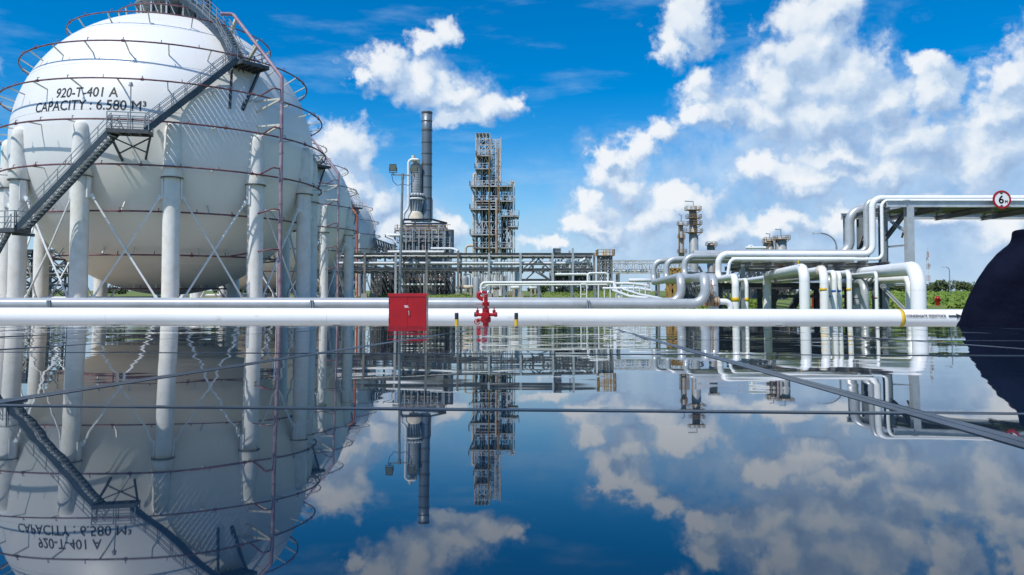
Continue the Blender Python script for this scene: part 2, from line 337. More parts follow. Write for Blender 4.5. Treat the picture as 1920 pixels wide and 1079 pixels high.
def lattice(mb, xs, ys, zs, cw=0.3, bw=0.22, brace='x', dw=0.12, floors=True):
    for x_ in xs:
        for y_ in ys: mb.bar((x_, y_, zs[0]), (x_, y_, zs[-1]), cw)
    for z_ in zs[1:]:
        for y_ in ys: mb.bar((xs[0], y_, z_), (xs[-1], y_, z_), bw)
        for x_ in xs: mb.bar((x_, ys[0], z_), (x_, ys[-1], z_), bw)
    for i in range(len(zs) - 1):
        for j in range(len(xs) - 1):
            for y_ in (ys[0], ys[-1]):
                k = (i + j) % 3 if brace == 'mix' else {'x': 0, 'k': 1, 'd': 2, '': 3}[brace]
                a, b, c, d = (xs[j], y_, zs[i]), (xs[j+1], y_, zs[i]), (xs[j+1], y_, zs[i+1]), (xs[j], y_, zs[i+1])
                mid = ((xs[j] + xs[j+1]) / 2, y_, zs[i+1])
                if k == 0: mb.bar(a, c, dw); mb.bar(b, d, dw)
                elif k == 1: mb.bar(a, mid, dw); mb.bar(b, mid, dw)
                elif k == 2: mb.bar(a, c, dw)
        for x_ in (xs[0], xs[-1]):
            for m_ in range(len(ys) - 1): mb.bar((x_, ys[m_], zs[i]), (x_, ys[m_+1], zs[i+1]), dw)
def railing(mb, pts, h=1.1, t=0.05, closed=False, step=1.6, mids=2):
    pts = [Vector(p) for p in pts]; n = len(pts)
    for i in range(n if closed else n - 1):
        a, b = pts[i], pts[(i + 1) % n]; L = (b - a).length; k = max(1, round(L / step))
        for q in range(k + 1):
            p = a.lerp(b, q / k); mb.bar(p, p + Vector((0, 0, h)), t)
        for m_ in range(1, mids + 1):
            z_ = Vector((0, 0, h * m_ / mids)); mb.bar(a + z_, b + z_, t)

# ---------------------------------------------------------------- ground
def sheet(name, x0, y0, x1, y1, z, m, n=1):
    mb = MB(); mb.add([(x0, y0, z), (x1, y0, z), (x1, y1, z), (x0, y1, z)], [(0, 1, 2, 3)])
    o = mb.build(name, m); return tag(o, kind='structure')
sheet('ground', -4000, -1500, 4000, 7000, 0, 'soil')
sheet('pavement', -70, -40, 60, 34, 0.004, 'pave')
sheet('road', -300, 48, 300, 54, 0.004, 'asphalt')
def disc(name, c, r, z, m):
    mb = MB(); n = 48; mb.add([(c[0]+r*math.cos(2*math.pi*k/n), c[1]+r*math.sin(2*math.pi*k/n), z) for k in range(n)], [tuple(range(n))])
    return tag(mb.build(name, m), kind='structure')

def mound(name, xa, xb, ya, yb, h):
    mb = MB(); nx, ny = 40, 14; vs = []; fs = []
    for i in range(nx + 1):
        for j in range(ny + 1):
            u, v = i/nx, j/ny; e_ = min(1, 4.5*min(u, 1 - u)) ; e_ = e_*e_*(3 - 2*e_); f_ = min(1, 2.6*min(v, 1 - v)); f_ = f_*f_*(3 - 2*f_)
            z = h*e_*f_*(.86 + .28*mnoise.noise(Vector((xa + (xb - xa)*u, v*9, 1.7))*.16))
            vs.append((xa + (xb - xa)*u, ya + (yb - ya)*v, z - .02)); 
    for i in range(nx):
        for j in range(ny): k = i*(ny + 1) + j; fs.append((k, k + ny + 1, k + ny + 2, k + 1))
    mb.add(vs, fs, True); return tag(mb.build(name, 'soil'), kind='structure')
MOUNDS = [(X(985, 110), X(1230, 110), 100, 126, 1.32), (X(690, 124), X(915, 124), 114, 131, .78)]
for m_ in MOUNDS: mound('grass_mound', *m_)
# ---------------------------------------------------------------- spherical tanks
TR = 11.63
TC = Vector((-28.826, 64.664, 12.667))
def on_sphere(px, py, r):
    d = ray(px, py).normalized(); o = Vector((0, 0, HC)) - TC; b = o.dot(d); c = o.dot(o) - r*r; q = b*b - c
    if q < 0: q = 0
    return Vector((0, 0, HC)) + d * (-b - math.sqrt(q))
def on_cyl(px, py, r):
    d = ray(px, py); ox, oy = -TC.x, -TC.y; a = d.x**2 + d.y**2; b = ox*d.x + oy*d.y; c = ox*ox + oy*oy - r*r; q = max(b*b - a*c, 0)
    return Vector((0, 0, HC)) + d * ((-b - math.sqrt(q)) / a)
def sph_r(z): return math.sqrt(max(TR*TR - (z - TC.z)**2, 0.0))
def out_at(p, r=None):
    v = Vector((p.x - TC.x, p.y - TC.y, 0)); return v.normalized()
tank = empty('spherical_tank', (TC.x, TC.y, 0), 'huge white spherical storage tank nearest the viewer, with black capacity lettering on its side', 'storage tank', 'spherical tanks in a row')
disc('concrete_pad', (TC.x, TC.y), 19, 0.012, 'pad')
mb = MB(); mb.lathe(TC, [(TR*math.sin(math.pi*i/72), -TR*math.cos(math.pi*i/72)) for i in range(73)], 144)
shell = mb.build('shell', 'tank', tank)
# faint weld seams between shell plates
mb = MB()
for dz in (-9.2, -5.6, 1.4, 5.0, 8.6):
    mb.ring((TC.x, TC.y, TC.z + dz), math.sqrt(TR*TR - dz*dz) + 0.0, 0.016, 128, 5)
mb.build('weld_seam', 'tank', shell)
NCOL, PH = 12, 0.42418
cols = []
for i in range(NCOL):
    a = PH + i * 2*math.pi/NCOL; o = Vector((math.cos(a), math.sin(a), 0)); c = Vector((TC.x, TC.y, 0)) + o * (TR - 0.02)
    cols.append((c, o))
    zc = 9.35
    mb = MB(); mb.lathe(c, [(0.585, 0), (0.585, zc - 0.3), (0.56, zc)], 24)
    cb = mb.build('column', 'concrete_col', tank)
    mb = MB(); mb.lathe(c, [(0.3, zc + 0.04), (0.70, zc + 0.04), (0.73, zc + 0.1), (0.64, zc + 0.9), (0.57, zc + 2.0), (0.55, 12.55), (0.50, 12.92), (0.36, 13.14), (0.16, 13.24), (0, 13.26)], 24)
    mb.build('column_head', 'concrete_col', cb)
    mb = MB(); mb.lathe(c, [(0.66, zc - 0.03), (0.755, zc - 0.03), (0.755, zc + 0.035), (0.66, zc + 0.035)], 24, smooth=False)
    mb.build('collar', 'dark_steel', cb)
    mb = MB(); mb.lathe(c, [(0.85, 0), (0.85, 0.35), (0.5, 0.35)], 12, smooth=False); mb.build('pedestal', 'concrete', cb)
    # haunch that joins column to shell below the equator
    t = Vector((-o.y, o.x, 0))
    for s_ in (-1, 1):
        mb = MB(); g0 = c + t * s_ * 0.62; mb.bar(g0 + Vector((0, 0, zc)), g0 + Vector((0, 0, zc - 1.5)), 0.10, 0.42, up=o); mb.build('gusset', 'brace', cb)
for i in range(NCOL):
    (c0, o0), (c1, o1) = cols[i], cols[(i + 1) % NCOL]
    d = (c1 - c0).normalized()
    for (a, b, k) in ((c0 + d*0.70, c1 - d*0.70, 1), (c1 - d*0.70, c0 + d*0.70, -1)):
        top = a + Vector((0, 0, 8.1)); bot = b + Vector((0, 0, 0.5))
        off = (o0 + o1).normalized() * 0.09 * k
        mb = MB(); mb.tube([top + off*0, top.lerp(bot, .5) + off, bot], 0.075, 8)
        mb.tube([top, top.lerp(bot, 0.045)], [0.17, 0.13], 8); mb.tube([top.lerp(bot, 0.93), bot], 0.12, 8)
        mb.build('brace_rod', 'brace', tank)
RINGS = []
def solve_ring(px, py, so):
    best = None
    for k in range(400):
        z = TC.z - 11.4 + k * 22.9/400; r = sph_r(z) + so
        d = ray(px, py); a = d.x**2 + d.y**2; b = -TC.x*d.x - TC.y*d.y; c = TC.x**2 + TC.y**2 - r*r; q = b*b - a*c
        if q < 0: continue
        zz = HC + d.z * ((-b - math.sqrt(q)) / a)
        if best is None or abs(zz - z) < best[0]: best = (abs(zz - z), z, r)
    return best[1], best[2]
for (px, py, so, tr) in ((320, 27, 1.35, .065), (320, 83, 1.3, .075), (323, 154, 1.2, .075), (323, 229, 1.05, .08), (323, 313, 1.0, .08), (308, 397, .95, .08), (308, 479, .95, .075), (325, 541, 1.1, .07)):
    RINGS.append((*solve_ring(px, py, so), tr*.8))
RINGS.insert(0, (TC.z + 11.6, 4.2, .06))
for (z, r, tr) in RINGS:
    mb = MB(); mb.ring((TC.x, TC.y, z), r, tr, 120, 8)
    nn = max(20, int(r * 5))
    for k in range(nn):                                     # spray nozzles
        a = 2*math.pi*(k + .3)/nn; p = Vector((TC.x + r*math.cos(a), TC.y + r*math.sin(a), z)); ud = Vector((-math.cos(a)*.5, -math.sin(a)*.5, .8 if z > TC.z else .8)).normalized()
        if k % 2 == 0: mb.tube([p, p + Vector((0, 0, .22)), p + Vector((0, 0, .26)) - Vector((math.cos(a), math.sin(a), 0))*.14], .03, 5)
        if k % 6 == 0:
            tv = Vector((-math.sin(a), math.cos(a), 0)); mb.tube([p - tv*.10, p + tv*.10], tr*1.7, 8)
    rg = mb.build('spray_ring', 'ring', tank)
    nb = 24 if r > 8 else 16
    for k in range(nb):
        a = 2*math.pi*(k + .5)/nb; ov = Vector((math.cos(a), math.sin(a), 0)); ps = Vector((TC.x, TC.y, z)) + ov * r
        rs = sph_r(z) if abs(z - TC.z) < TR - .05 else 0
        if z > TC.z + TR - .6: base = Vector((TC.x, TC.y, TC.z + math.sqrt(TR*TR - (r*.97)**2) - .02)) + ov * r * .97
        elif z > TC.z + 3: base = TC + (ps - TC).normalized() * TR
        elif z < TC.z - 5: base = TC + (ps + ov*(-.25) - TC + Vector((0,0,.5))).normalized() * TR
        else: base = Vector((TC.x, TC.y, z)) + ov * rs
        mb = MB(); mb.bar(base, ps, .08, .08); mb.build('ring_bracket', 'bracket', rg)
# riser along the right hand side
rp = on_cyl(527, 300, TR + 2.0)
top = Vector((rp.x, rp.y, Z(146, rp.y)))
ro = out_at(rp)
def merid(z, so):                                           # point beside the riser's meridian
    return Vector((TC.x, TC.y, z)) + ro * (sph_r(min(z, TC.z + 11)) + so)
p2 = on_sphere(437, 27, TR + 1.9)
path = [Vector((rp.x, rp.y, 0.3)), top, p2, p2 - Vector((.9, .2, 0.05))]
mb = MB(); mb.tube(bends(path, .35, 4), .14, 12)
for k in range(1, 9):
    z_ = 0.3 + k * (top.z - .3)/9; mb.tube([(rp.x, rp.y, z_ - .06), (rp.x, rp.y, z_ + .06)], .175, 12)
rs_ = mb.build('riser_pipe', 'riser', tank)
mb = MB(); mb2 = MB()
tng = Vector((-ro.y, ro.x, 0))
for (z, r, tr) in RINGS[2:8]:
    if z > top.z - .2: continue
    a = Vector((rp.x, rp.y, z + .45)); b = Vector((TC.x, TC.y, z)) + (ro * r + tng * (-.9)).normalized() * r
    mb = MB(); mb.tube(bends([a, a - tng*.75, b], .12, 3), .06, 8); mb.build('branch_pipe', 'ring', rs_)
for z_ in (top.z - 1.6, TC.z + 1.2, TC.z - 5.2):
    a = Vector((rp.x, rp.y, z_)); base = Vector((TC.x, TC.y, z_)) + ro * (sph_r(z_) - .02)
    mb2 = MB(); mb2.bar(a, base - tng*.5, .13); mb2.bar(a, base - tng * .5 + Vector((0, 0, -.9 if z_ > TC.z else .0)), .12); mb2.build('riser_support', 'bracket', rs_)
for t_ in (.5, .93): mb2 = MB(); p_m = top.lerp(p2, t_); mb2.bar(p_m, TC + (p_m - TC - Vector((0, 0, .4))).normalized()*TR, .22); mb2.build('riser_support', 'bracket', rs_)

# stairs
def stair(p0, p1, side, width, parent, posts=1.35, name='stair_flight', both=True):
    p0, p1 = Vector(p0), Vector(p1); s = Vector(side).normalized() * (width/2); d = p1 - p0; hd = Vector((d.x, d.y, 0)).normalized()
    mb = MB()
    for k in (-1, 1): mb.bar(p0 + s*k, p1 + s*k, .07, .34, up=(0, 0, 1))
    fl = mb.build(name, 'stringer', parent)
    n = max(3, int(abs(d.z) / .24)); mb = MB()
    for i in range(n):
        c = p0.lerp(p1, (i + .5)/n); mb.bar(c - s*.96, c + s*.96, .30, .045)
    mb.build('stair_treads', 'galv_light', fl)
    mb = MB(); L = d.length; k_ = max(2, round(L/posts)); U = Vector((0, 0, 1))
    for sd_ in ((-1, 1) if both else (1,)):
        for i in range(k_ + 1):
            p = p0.lerp(p1, i/k_) + s*sd_; mb.bar(p, p + U*1.1, .045)
        for hh in (.4, .75, 1.1): mb.bar(p0 + s*sd_ + U*hh, p1 + s*sd_ + U*hh, .042)
    mb.build('handrail', 'galv', fl); return fl
def landing(c, ax, ay, lx, ly, parent, sides):
    ax, ay = Vector(ax).normalized(), Vector(ay).normalized(); c = Vector(c); mb = MB()
    q = [c + ax*sx*lx/2 + ay*sy*ly/2 for sx, sy in ((-1,-1),(1,-1),(1,1),(-1,1))]
    mb.bar(c - ax*lx/2, c + ax*lx/2, ly, .06, up=(0, 0, 1))
    for i in range(4): mb.bar(q[i] - Vector((0,0,.12)), q[(i+1)%4] - Vector((0,0,.12)), .08, .26)
    for t_ in (.25, .5, .75): mb.bar(q[0].lerp(q[1], t_) - Vector((0,0,.14)), q[3].lerp(q[2], t_) - Vector((0,0,.14)), .07, .2)
    l = mb.build('stair_landing', 'dark_steel', parent); mb = MB()
    for i in sides: railing(mb, [q[i], q[(i + 1) % 4]], 1.15, .055, step=1.1, mids=3)
    mb.build('landing_railing', 'galv', l); return l, q
L2 = on_sphere(466, 122, TR + 1.0); L1 = on_sphere(244, 246, TR + 1.6); L0 = on_cyl(24, 430, TR + 2.9)
o2, o1, o0 = out_at(L2), out_at(L1), out_at(L0)
def tg(o): return Vector((-o.y, o.x, 0))                    # counter clockwise, to the right seen from the camera
a1 = on_sphere(271, 246, TR + 1.6); b1 = on_sphere(443, 121, TR + 1.1); b1.z = L2.z; a1.z = L1.z
stair(a1, b1, out_at(a1.lerp(b1, .5)), 1.0, tank)
la, q1 = landing(L1, tg(o1), o1, 2.6, 1.2, tank, (0, 2))
lb, q2 = landing(L2 + tg(o2)*.1 - o2*.15, tg(o2), o2, 2.3, 1.9, tank, (0, 1))
c1 = on_sphere(216, 246, TR + 1.6); c1.z = L1.z; c0 = L0 + tg(o0)*.75
stair(c0, c1, out_at(c0.lerp(c1, .5)), 1.0, tank)
lc, q0 = landing(L0, tg(o0), o0, 1.7, 1.2, tank, (1, 2))
d0 = L0 - tg(o0)*.8; d1 = on_cyl(-75, 545, TR + 3.4); d1.z = .1
stair(d1, d0, out_at(d0), 1.0, tank)
# legs under the landings
U = Vector((0, 0, 1)); mb = MB()
f1 = [on_sphere(230, 302, TR + .02), on_sphere(273, 299, TR + .02)]
h1 = [q1[1 if tg(o1).x < 0 else 0].lerp(q1[0], .0), q1[1]]
hl, hr = (q1[0], q1[1])
for h_, f_ in ((hl.lerp(q1[3], .5), f1[0]), (hr.lerp(q1[2], .5), f1[1])): mb.bar(h_ - U*.2, f_, .13)
mb.bar(hl.lerp(q1[3], .5) - U*.4, f1[1].lerp(hr.lerp(q1[2], .5), .25), .08); mb.bar(hr.lerp(q1[2], .5) - U*.4, f1[0].lerp(hl.lerp(q1[3], .5), .25), .08)
mb.build('landing_support', 'stringer', la); mb = MB()
f2 = [on_sphere(431, 204, TR + .02), on_sphere(455, 207, TR + .02)]
for h_, f_ in ((q2[0].lerp(q2[3], .3), f2[0]), (q2[1].lerp(q2[2], .3), f2[1]), (q2[0].lerp(q2[1], .55), f2[1]), (q2[0], f2[0].lerp(q2[0], .3)), (q2[1].lerp(q2[0], .6), f2[0].lerp(q2[0], .1))): mb.bar(h_ - U*.2, f_, .17)
mb.bar(f2[0].lerp(q2[0], .25), f2[1].lerp(q2[1], .25), .1)
mb.build('landing_support', 'stringer', lb); mb = MB()
mb.bar(L0 - U*.3, L0 - o0*1.6 - U*.3, .14, .2)
mb.build('landing_support', 'stringer', lc)
# top flight climbs over the shoulder of the sphere
TOPZ = TC.z + TR + 1.1
pe = Vector((TC.x, TC.y, 0)) + (on_sphere(380, 20, TR + 1) - TC).normalized().xy.to_3d().normalized() * 2.6; pe.z = TOPZ
ps_ = on_sphere(447, 116, TR + 0.8); ps_.z = L2.z + .05
pts = [ps_]
for k in (1, 2, 3):
    p = ps_.lerp(pe, k/3.0)
    if k < 3: p = TC + (p - TC).normalized() * (TR + 0.7)
    pts.append(p)
pts[-1] = pe
for a, b in zip(pts[:-1], pts[1:]):
    sd_ = (b - a).cross(U); stair(a, b, sd_, 1.15, tank)
# platform and valve gear on the crown
mb = MB(); TOPC = Vector((TC.x, TC.y, TOPZ))
mb.lathe(TOPC, [(0, 0), (3.0, 0), (3.0, -.22), (2.9, -.22), (2.9, -.06), (0, -.06)], 32, smooth=False)
pl = mb.build('top_platform', 'galv', tank); mb = MB()
railing(mb, [TOPC + Vector((2.95*math.cos(k*math.pi/10), 2.95*math.sin(k*math.pi/10), 0)) for k in range(20)], 1.2, .055, True, 2, 3)
mb.build('platform_railing', 'galv', pl); mb = MB()
for k in range(14):
    a = k*2*math.pi/14; v = Vector((math.cos(a), math.sin(a), 0)); mb.bar(TOPC + v*2.8, TOPC + v*2.8 - U*1.45, .12)
    b_ = a + math.pi/14; mb.bar(TOPC + v*2.8, TOPC + Vector((math.cos(b_), math.sin(b_), 0))*2.8 - U*1.4, .07)
mb.build('platform_leg', 'galv_light', pl); mb = MB()
for k in range(9):
    a = k*2.4; r_ = .5 + (k % 4)*.5; p = TOPC + Vector((r_*math.cos(a), r_*math.sin(a), -.8)); h_ = 1.2 + (k*37 % 10)*.22
    mb.cyl(p, p + U*(h_ + .8), .10 + .03*(k % 3), n=10); mb.cyl(p + U*(1.3), p + U*1.42, .28, n=10); mb.cyl(p + U*(h_), p + U*(h_ + .1), .3, n=10)
    mb.tube(bends([p + U*h_, p + U*(h_ + .8), p + U*(h_ + .8) + Vector((.9, .2, 0)), p + U*.9 + Vector((.9, .2, 0))], .2, 4), .075, 8)
mb.build('relief_valve_gear', 'dark_steel', pl); mb = MB()
for k in range(4):
    a = 0.6 + k*1.6; p = TOPC + Vector((1.4*math.cos(a), 1.4*math.sin(a), 0)); mb.cyl(p, p + U*2.6, .13, n=10); mb.ball(p + U*2.6, .2, 10, 6)
mb.build('vent_pipe', 'galv_light', pl)
lm = on_sphere(244, 246, TR + 1.2); mb = MB(); mb.cyl(lm, lm + U*3.1, .04, n=6); mb.cyl(lm + U*3.1, lm + U*3.35, .16, .1, n=8); mb.build('platform_lamp', 'galv', la)
# bottom nozzle and manifold
mb = MB(); bz = TC.z - TR; mb.cyl((TC.x, TC.y, bz + .1), (TC.x, TC.y, .5), .3, n=14); mb.tube(bends([(TC.x, TC.y, .7), (TC.x - 4, TC.y - 1, .7), (TC.x - 9, TC.y - 3, .7)], .5), .22, 12)
mb.build('outlet_pipe', 'white_pipe', tank)
# lettering painted on the shell
def sphere_text(body, size, x0, x1, y0, y1, bold, parent):
    vs, fs = text_mesh(body, size); vs, fs = heavy(vs, fs, bold); w_ = max(v.x for v in vs) - min(v.x for v in vs); mx = min(v.x for v in vs)
    A, B = on_sphere(x0, y0, TR) - TC, on_sphere(x1, y1, TR) - TC
    azA, azB = math.atan2(A.y, A.x), math.atan2(B.y, B.x); elA, elB = math.asin(A.z/TR), math.asin(B.z/TR)
    out = []; ee = (elA + elB)/2; sx = (azB - azA)/w_
    for v in vs:
        t = (v.x - mx)/w_; az = azA + (azB - azA)*t; el = elA + (elB - elA)*t + v.y/TR
        out.append(TC + Vector((math.cos(el)*math.cos(az), math.cos(el)*math.sin(az), math.sin(el)))*(TR + .012))
    mb = MB(); mb.add(out, fs); return mb.build('lettering', 'lettering', parent)
sphere_text('920-T-401 A', 1.04, 104, 221, 184, 182, .014, shell)
sphere_text('CAPACITY : 6.580 M\u00b3', 1.04, 66, 274, 212, 209, .014, shell)

# the two tanks behind
def shift_tank(cx, cy, label, skip):
    t = copy_tree(tank, None, skip); t.location = (cx, cy, 0); t['label'] = label; return t
tb = shift_tank(X(507, 112), 112, 'second white spherical tank, mostly hidden behind the nearest one, with mauve riser pipe', ('lettering',))
disc('concrete_pad', (tb.location.x, 112), 19, 0.016, 'pad')
tcn = shift_tank(X(601, 165), 165, 'farthest white spherical tank, with orange riser pipe and a stair up its right side', ('lettering', 'riser_pipe'))
disc('concrete_pad', (tcn.location.x, 165), 19, 0.008, 'pad')
CC = Vector((tcn.location.x, 165, TC.z))
def ptc(px, py, Y): return at(px, py, Y)
mb = MB(); mb.tube(bends([at(670, 558, 154), at(670, 404, 154), at(650, 378, 156)], .3, 4), .2, 10); mb.build('riser_pipe', 'orange_pipe', tcn)
s0, s1 = at(662, 556, 158), at(699, 442, 165); s0.z = .1
stair(s0, s1, (s1 - s0).cross(U), 1.1, tcn)
prev = s1; mbr = MB()
arc = [at(699, 440, 165), at(696, 424, 165), at(688, 405, 165), at(677, 389, 165), at(664, 374, 165), at(650, 362, 165)]
mbr.tube(arc, .28, 8); mbr.tube([p + Vector((.7, 0, .8)) for p in arc], .1, 6); mbr.tube([p + Vector((-.5, -1, .9)) for p in arc], .1, 6)
for p in arc: mbr.bar(p, p + Vector((.7, 0, .8)), .1)
mbr.build('curved_stair', 'cream', tcn)

# ---------------------------------------------------------------- pipes
def pipe(name, pts, dia, m, label, cat='pipe', rad=1.5, n=20, parent=None, group=None, seams=True, welds=()):
    mb = MB(); path = bends(pts, dia*rad, 9); mb.tube(path, dia/2, n)
    if seams:
        for i in range(1, len(path) - 1):
            d1 = (path[i] - path[i-1]); d2 = (path[i+1] - path[i])
            if d1.length > dia*1.2 and d2.length < dia*.6: weld(mb, path[i], d1, dia/2)
            if d2.length > dia*1.2 and d1.length < dia*.6: weld(mb, path[i], d2, dia/2)
        for i in range(len(path) - 1):
            L = (path[i+1] - path[i]).length
            if L > 9:
                for k in range(1, int(L/6)): weld(mb, path[i].lerp(path[i+1], k/int(L/6)), path[i+1] - path[i], dia/2, .01)
    o = mb.build(name, m, parent, origin=None if parent else Vector(pts[0]))
    if not parent: tag(o, label, cat, group)
    return o
def band(p, d, r, m, wd=.12, parent=None, name='band'):
    d = Vector(d).normalized(); mb = MB(); mb.lathe(Vector(p) - d*wd/2, [(r*.98, 0), (r + .004, .001), (r + .004, wd - .001), (r*.98, wd)], 24, d); return mb.build(name, m, parent)
def flange(p, d, r, m, parent, name='flange', wd=.09):
    d = Vector(d).normalized(); mb = MB()
    for k in (-1, 1): mb.lathe(Vector(p) + d*k*wd*.6 - d*wd*.4, [(r*.9, 0), (r*1.55, 0), (r*1.55, wd*.8), (r*.9, wd*.8)], 20, d, smooth=False)
    a = d.orthogonal().normalized(); b = d.cross(a)
    for k in range(12):
        t = k*math.pi/6; c = Vector(p) + (a*math.cos(t) + b*math.sin(t))*r*1.35; mb.cyl(c - d*wd*1.3, c + d*wd*1.3, r*.09, n=6)
    return mb.build(name, m, parent)
Y0 = 22.0
zc = (Z(579, Y0) + Z(612.5, Y0))/2; rad0 = (Z(579, Y0) - Z(612.5, Y0))/2
PA, PB = Vector((-24, Y0 - .05, zc + .05)), Vector((26, Y0 + .05, zc - .05))
fp = pipe('pipeline', [PA, PB], rad0*2, 'white_pipe', 'long white foreground pipeline with yellow band and CONDENSATE FEEDSTOCK lettering', 'pipeline', n=40)
def pz(x): return zc + .05 - .1*(x + 24)/50
bx_ = X(1693.5, Y0 - rad0); band((bx_, Y0, pz(bx_)), (1, 0, 0), rad0, 'yellow', .10, fp)
def pipe_wrap(vs, x0, v0):
    return [Vector((x0 + v.x, Y0 - (rad0 + .004)*math.cos((v.y + v0)/rad0), pz(x0) + (rad0 + .004)*math.sin((v.y + v0)/rad0))) for v in vs]
xt = X(1698, Y0 - rad0); vs, fs = text_mesh('CONDENSATE FEEDSTOCK', .112); vs, fs = heavy(vs, fs, .0035); w_ = max(v.x for v in vs); s_ = (X(1773, Y0 - rad0) - xt)/w_
vs = [Vector((v.x*s_, v.y, 0)) for v in vs]
mb = MB(); mb.add(pipe_wrap(vs, xt, .035), fs); mb.build('lettering', 'lettering', fp)
ax_ = X(1777, Y0 - rad0); aw = X(1803, Y0 - rad0) - ax_
arrow = [(0, -.022), (aw*.58, -.022), (aw*.58, -.075), (aw*.8, -.037), (aw, 0), (aw*.8, .037), (aw*.58, .075), (aw*.58, .022), (0, .022)]
mb = MB(); mb.add(pipe_wrap([Vector((x_, y_, 0)) for x_, y_ in arrow], ax_, .075), [(0,1,7,8),(1,2,3,4,5,6,7)]); mb.build('flow_arrow', 'lettering', fp)
for k in range(-3, 4):
    xx = k*6.3 + 1.3; mb = MB(); mb.box((xx - .1, Y0 - .3, 0), (xx + .1, Y0 + .3, zc - rad0 + .02)); mb.box((xx - .25, Y0 - .38, 0), (xx + .25, Y0 + .38, .15)); mb.build('saddle_support', 'concrete', fp)

# grey pipes of the left hand bundle: each drops from the rack, steps forward, turns down and runs off to the left
GD = .37
def lower(px0, py0, Ya, px1, py1, Yb, zlow, dia=GD):
    a = at(px0, py0, Ya); b = at(px1, py1, Yb); return a, b, Vector((b.x, b.y, zlow)), Vector((-40, b.y, zlow))
Yb = 30.0; zlo = Z(569.5, Yb)
gtop = Z(479, 46)
a, b, c, d = lower(1251, 528, 47.8, 1322, 519, Yb, zlo)
gx = at(1251, 486, 47.5)
pB = pipe('pipeline', [(gx.x + 11, gx.y + .3, gx.z), (gx.x, gx.y + .3, gx.z), Vector((gx.x, gx.y + .3, a.z)), b, c, d], GD, 'grey_pipe', 'grey pipeline running left behind the white foreground one, looping up at its right end', 'pipeline', n=28, rad=1.6)
for px in (97, 586, 1100):
    xx = X(px, Yb); mb = MB(); mb.box((xx - .03, Yb - .26, 0), (xx + .03, Yb + .12, zlo + GD*.34)); mb.box((xx + .06, Yb - .26, 0), (xx + .10, Yb + .12, zlo + GD*.34)); mb.build('guide_clamp', 'galv', pB)
Yc = 33.0; zl2 = Z(566.5, Yc)
a, b, c, d = lower(1227, 530, 48.8, 1277, 519, Yc, zl2)
gx = at(1227, 489, 48.5)
pipe('pipeline', [(gx.x + 12, gx.y + .3, gx.z), (gx.x, gx.y + .3, gx.z), Vector((gx.x, gx.y + .3, a.z)), b, c, d], GD*.98, 'grey_pipe', 'leftmost grey loop pipe of the bundle, stepping down behind the foreground pipelines', 'pipeline', n=24, rad=1.6)
gx = at(1286, 480, 46.4); a = at(1288, 520, 46.8); b = at(1338, 521, 32)
pipe('pipeline', [(gx.x + 9.5, gx.y + .4, gx.z), (gx.x, gx.y + .4, gx.z), Vector((gx.x, gx.y + .4, a.z)), b, Vector((b.x, b.y, .3))], GD, 'grey_pipe', 'weathered grey loop pipe just left of the rusty gate valve', 'pipeline', n=24, rad=1.6)
# white pipes from the pipe bridge down to the rack and on to the near bundle
YG = 45.0
xr = X(1639, YG)
w2 = pipe('pipeline', [(60, YG - .2, Z(373, YG)), (X(1634, YG), YG - .2, Z(373, YG)), (X(1634, YG), YG - .2, Z(477, YG)), (X(1346, YG), YG - .2, Z(477, YG)), at(1346, 524, YG), at(1379, 519, 39), at(1379, 600, 39)], .36, 'white_pipe', 'white pipe along the pipe bridge that steps down twice to a yellow banded leg', 'pipeline', n=24, rad=1.5)
q = at(1379, 562, 39); band(q, U, .18, 'yellow', .22, w2); flange(at(1346, 517, YG), U, .15, 'cream', w2)
w1 = pipe('pipeline', [(60, YG - .65, Z(379, YG)), (X(1645, YG), YG - .65, Z(379, YG)), (X(1645, YG), YG - .65, Z(487, YG)), (X(1363, YG), YG - .65, Z(487, YG)), at(1363, 528, YG - .65), at(1400, 525, 40), at(1400, 600, 40)], .19, 'white_pipe', 'slim white pipe beside the thicker one on the pipe bridge, ending in a thin leg', 'pipeline', n=16, rad=2)
q = at(1400, 562, 40); band(q, U, .095, 'yellow', .2, w1)
pipe('pipeline', [(60, YG + 1.0, Z(376, YG + 1)), (X(1626, YG + 1), YG + 1.0, Z(376, YG + 1)), (X(1626, YG + 1), YG + 1.0, Z(474, YG + 1)), (X(1380, YG + 1), YG + 1, Z(474, YG + 1))], .36, 'grey_pipe', 'grey pipe rising directly behind the white risers at the bridge end', 'pipeline', n=20)
pipe('pipeline', [(62, YG + 3.4, Z(393, YG + 3.4)), (X(1594, YG + 3.4), YG + 3.4, Z(393, YG + 3.4)), (X(1594, YG + 3.4), YG + 3.4, Z(478, YG + 3.4)), (X(1300, YG + 3.4), YG + 3.4, Z(478, YG + 3.4))], .58, 'grey_pipe', 'thick grey pipe with the wide elbow at the far left of the pipe bridge', 'pipeline', n=24)
for k in range(3):
    yy = YG + .45 + k*.85 + (.5 if k else 0)
    pipe('pipeline', [(X(1372 + 20*k, yy), yy, Z(486, YG) + .0), (X(1600, yy), yy, Z(486, YG))], .30, 'white_pipe', 'short white pipe lying in the middle of the elevated pipe rack', 'pipe', group='white pipes lying inside the rack')
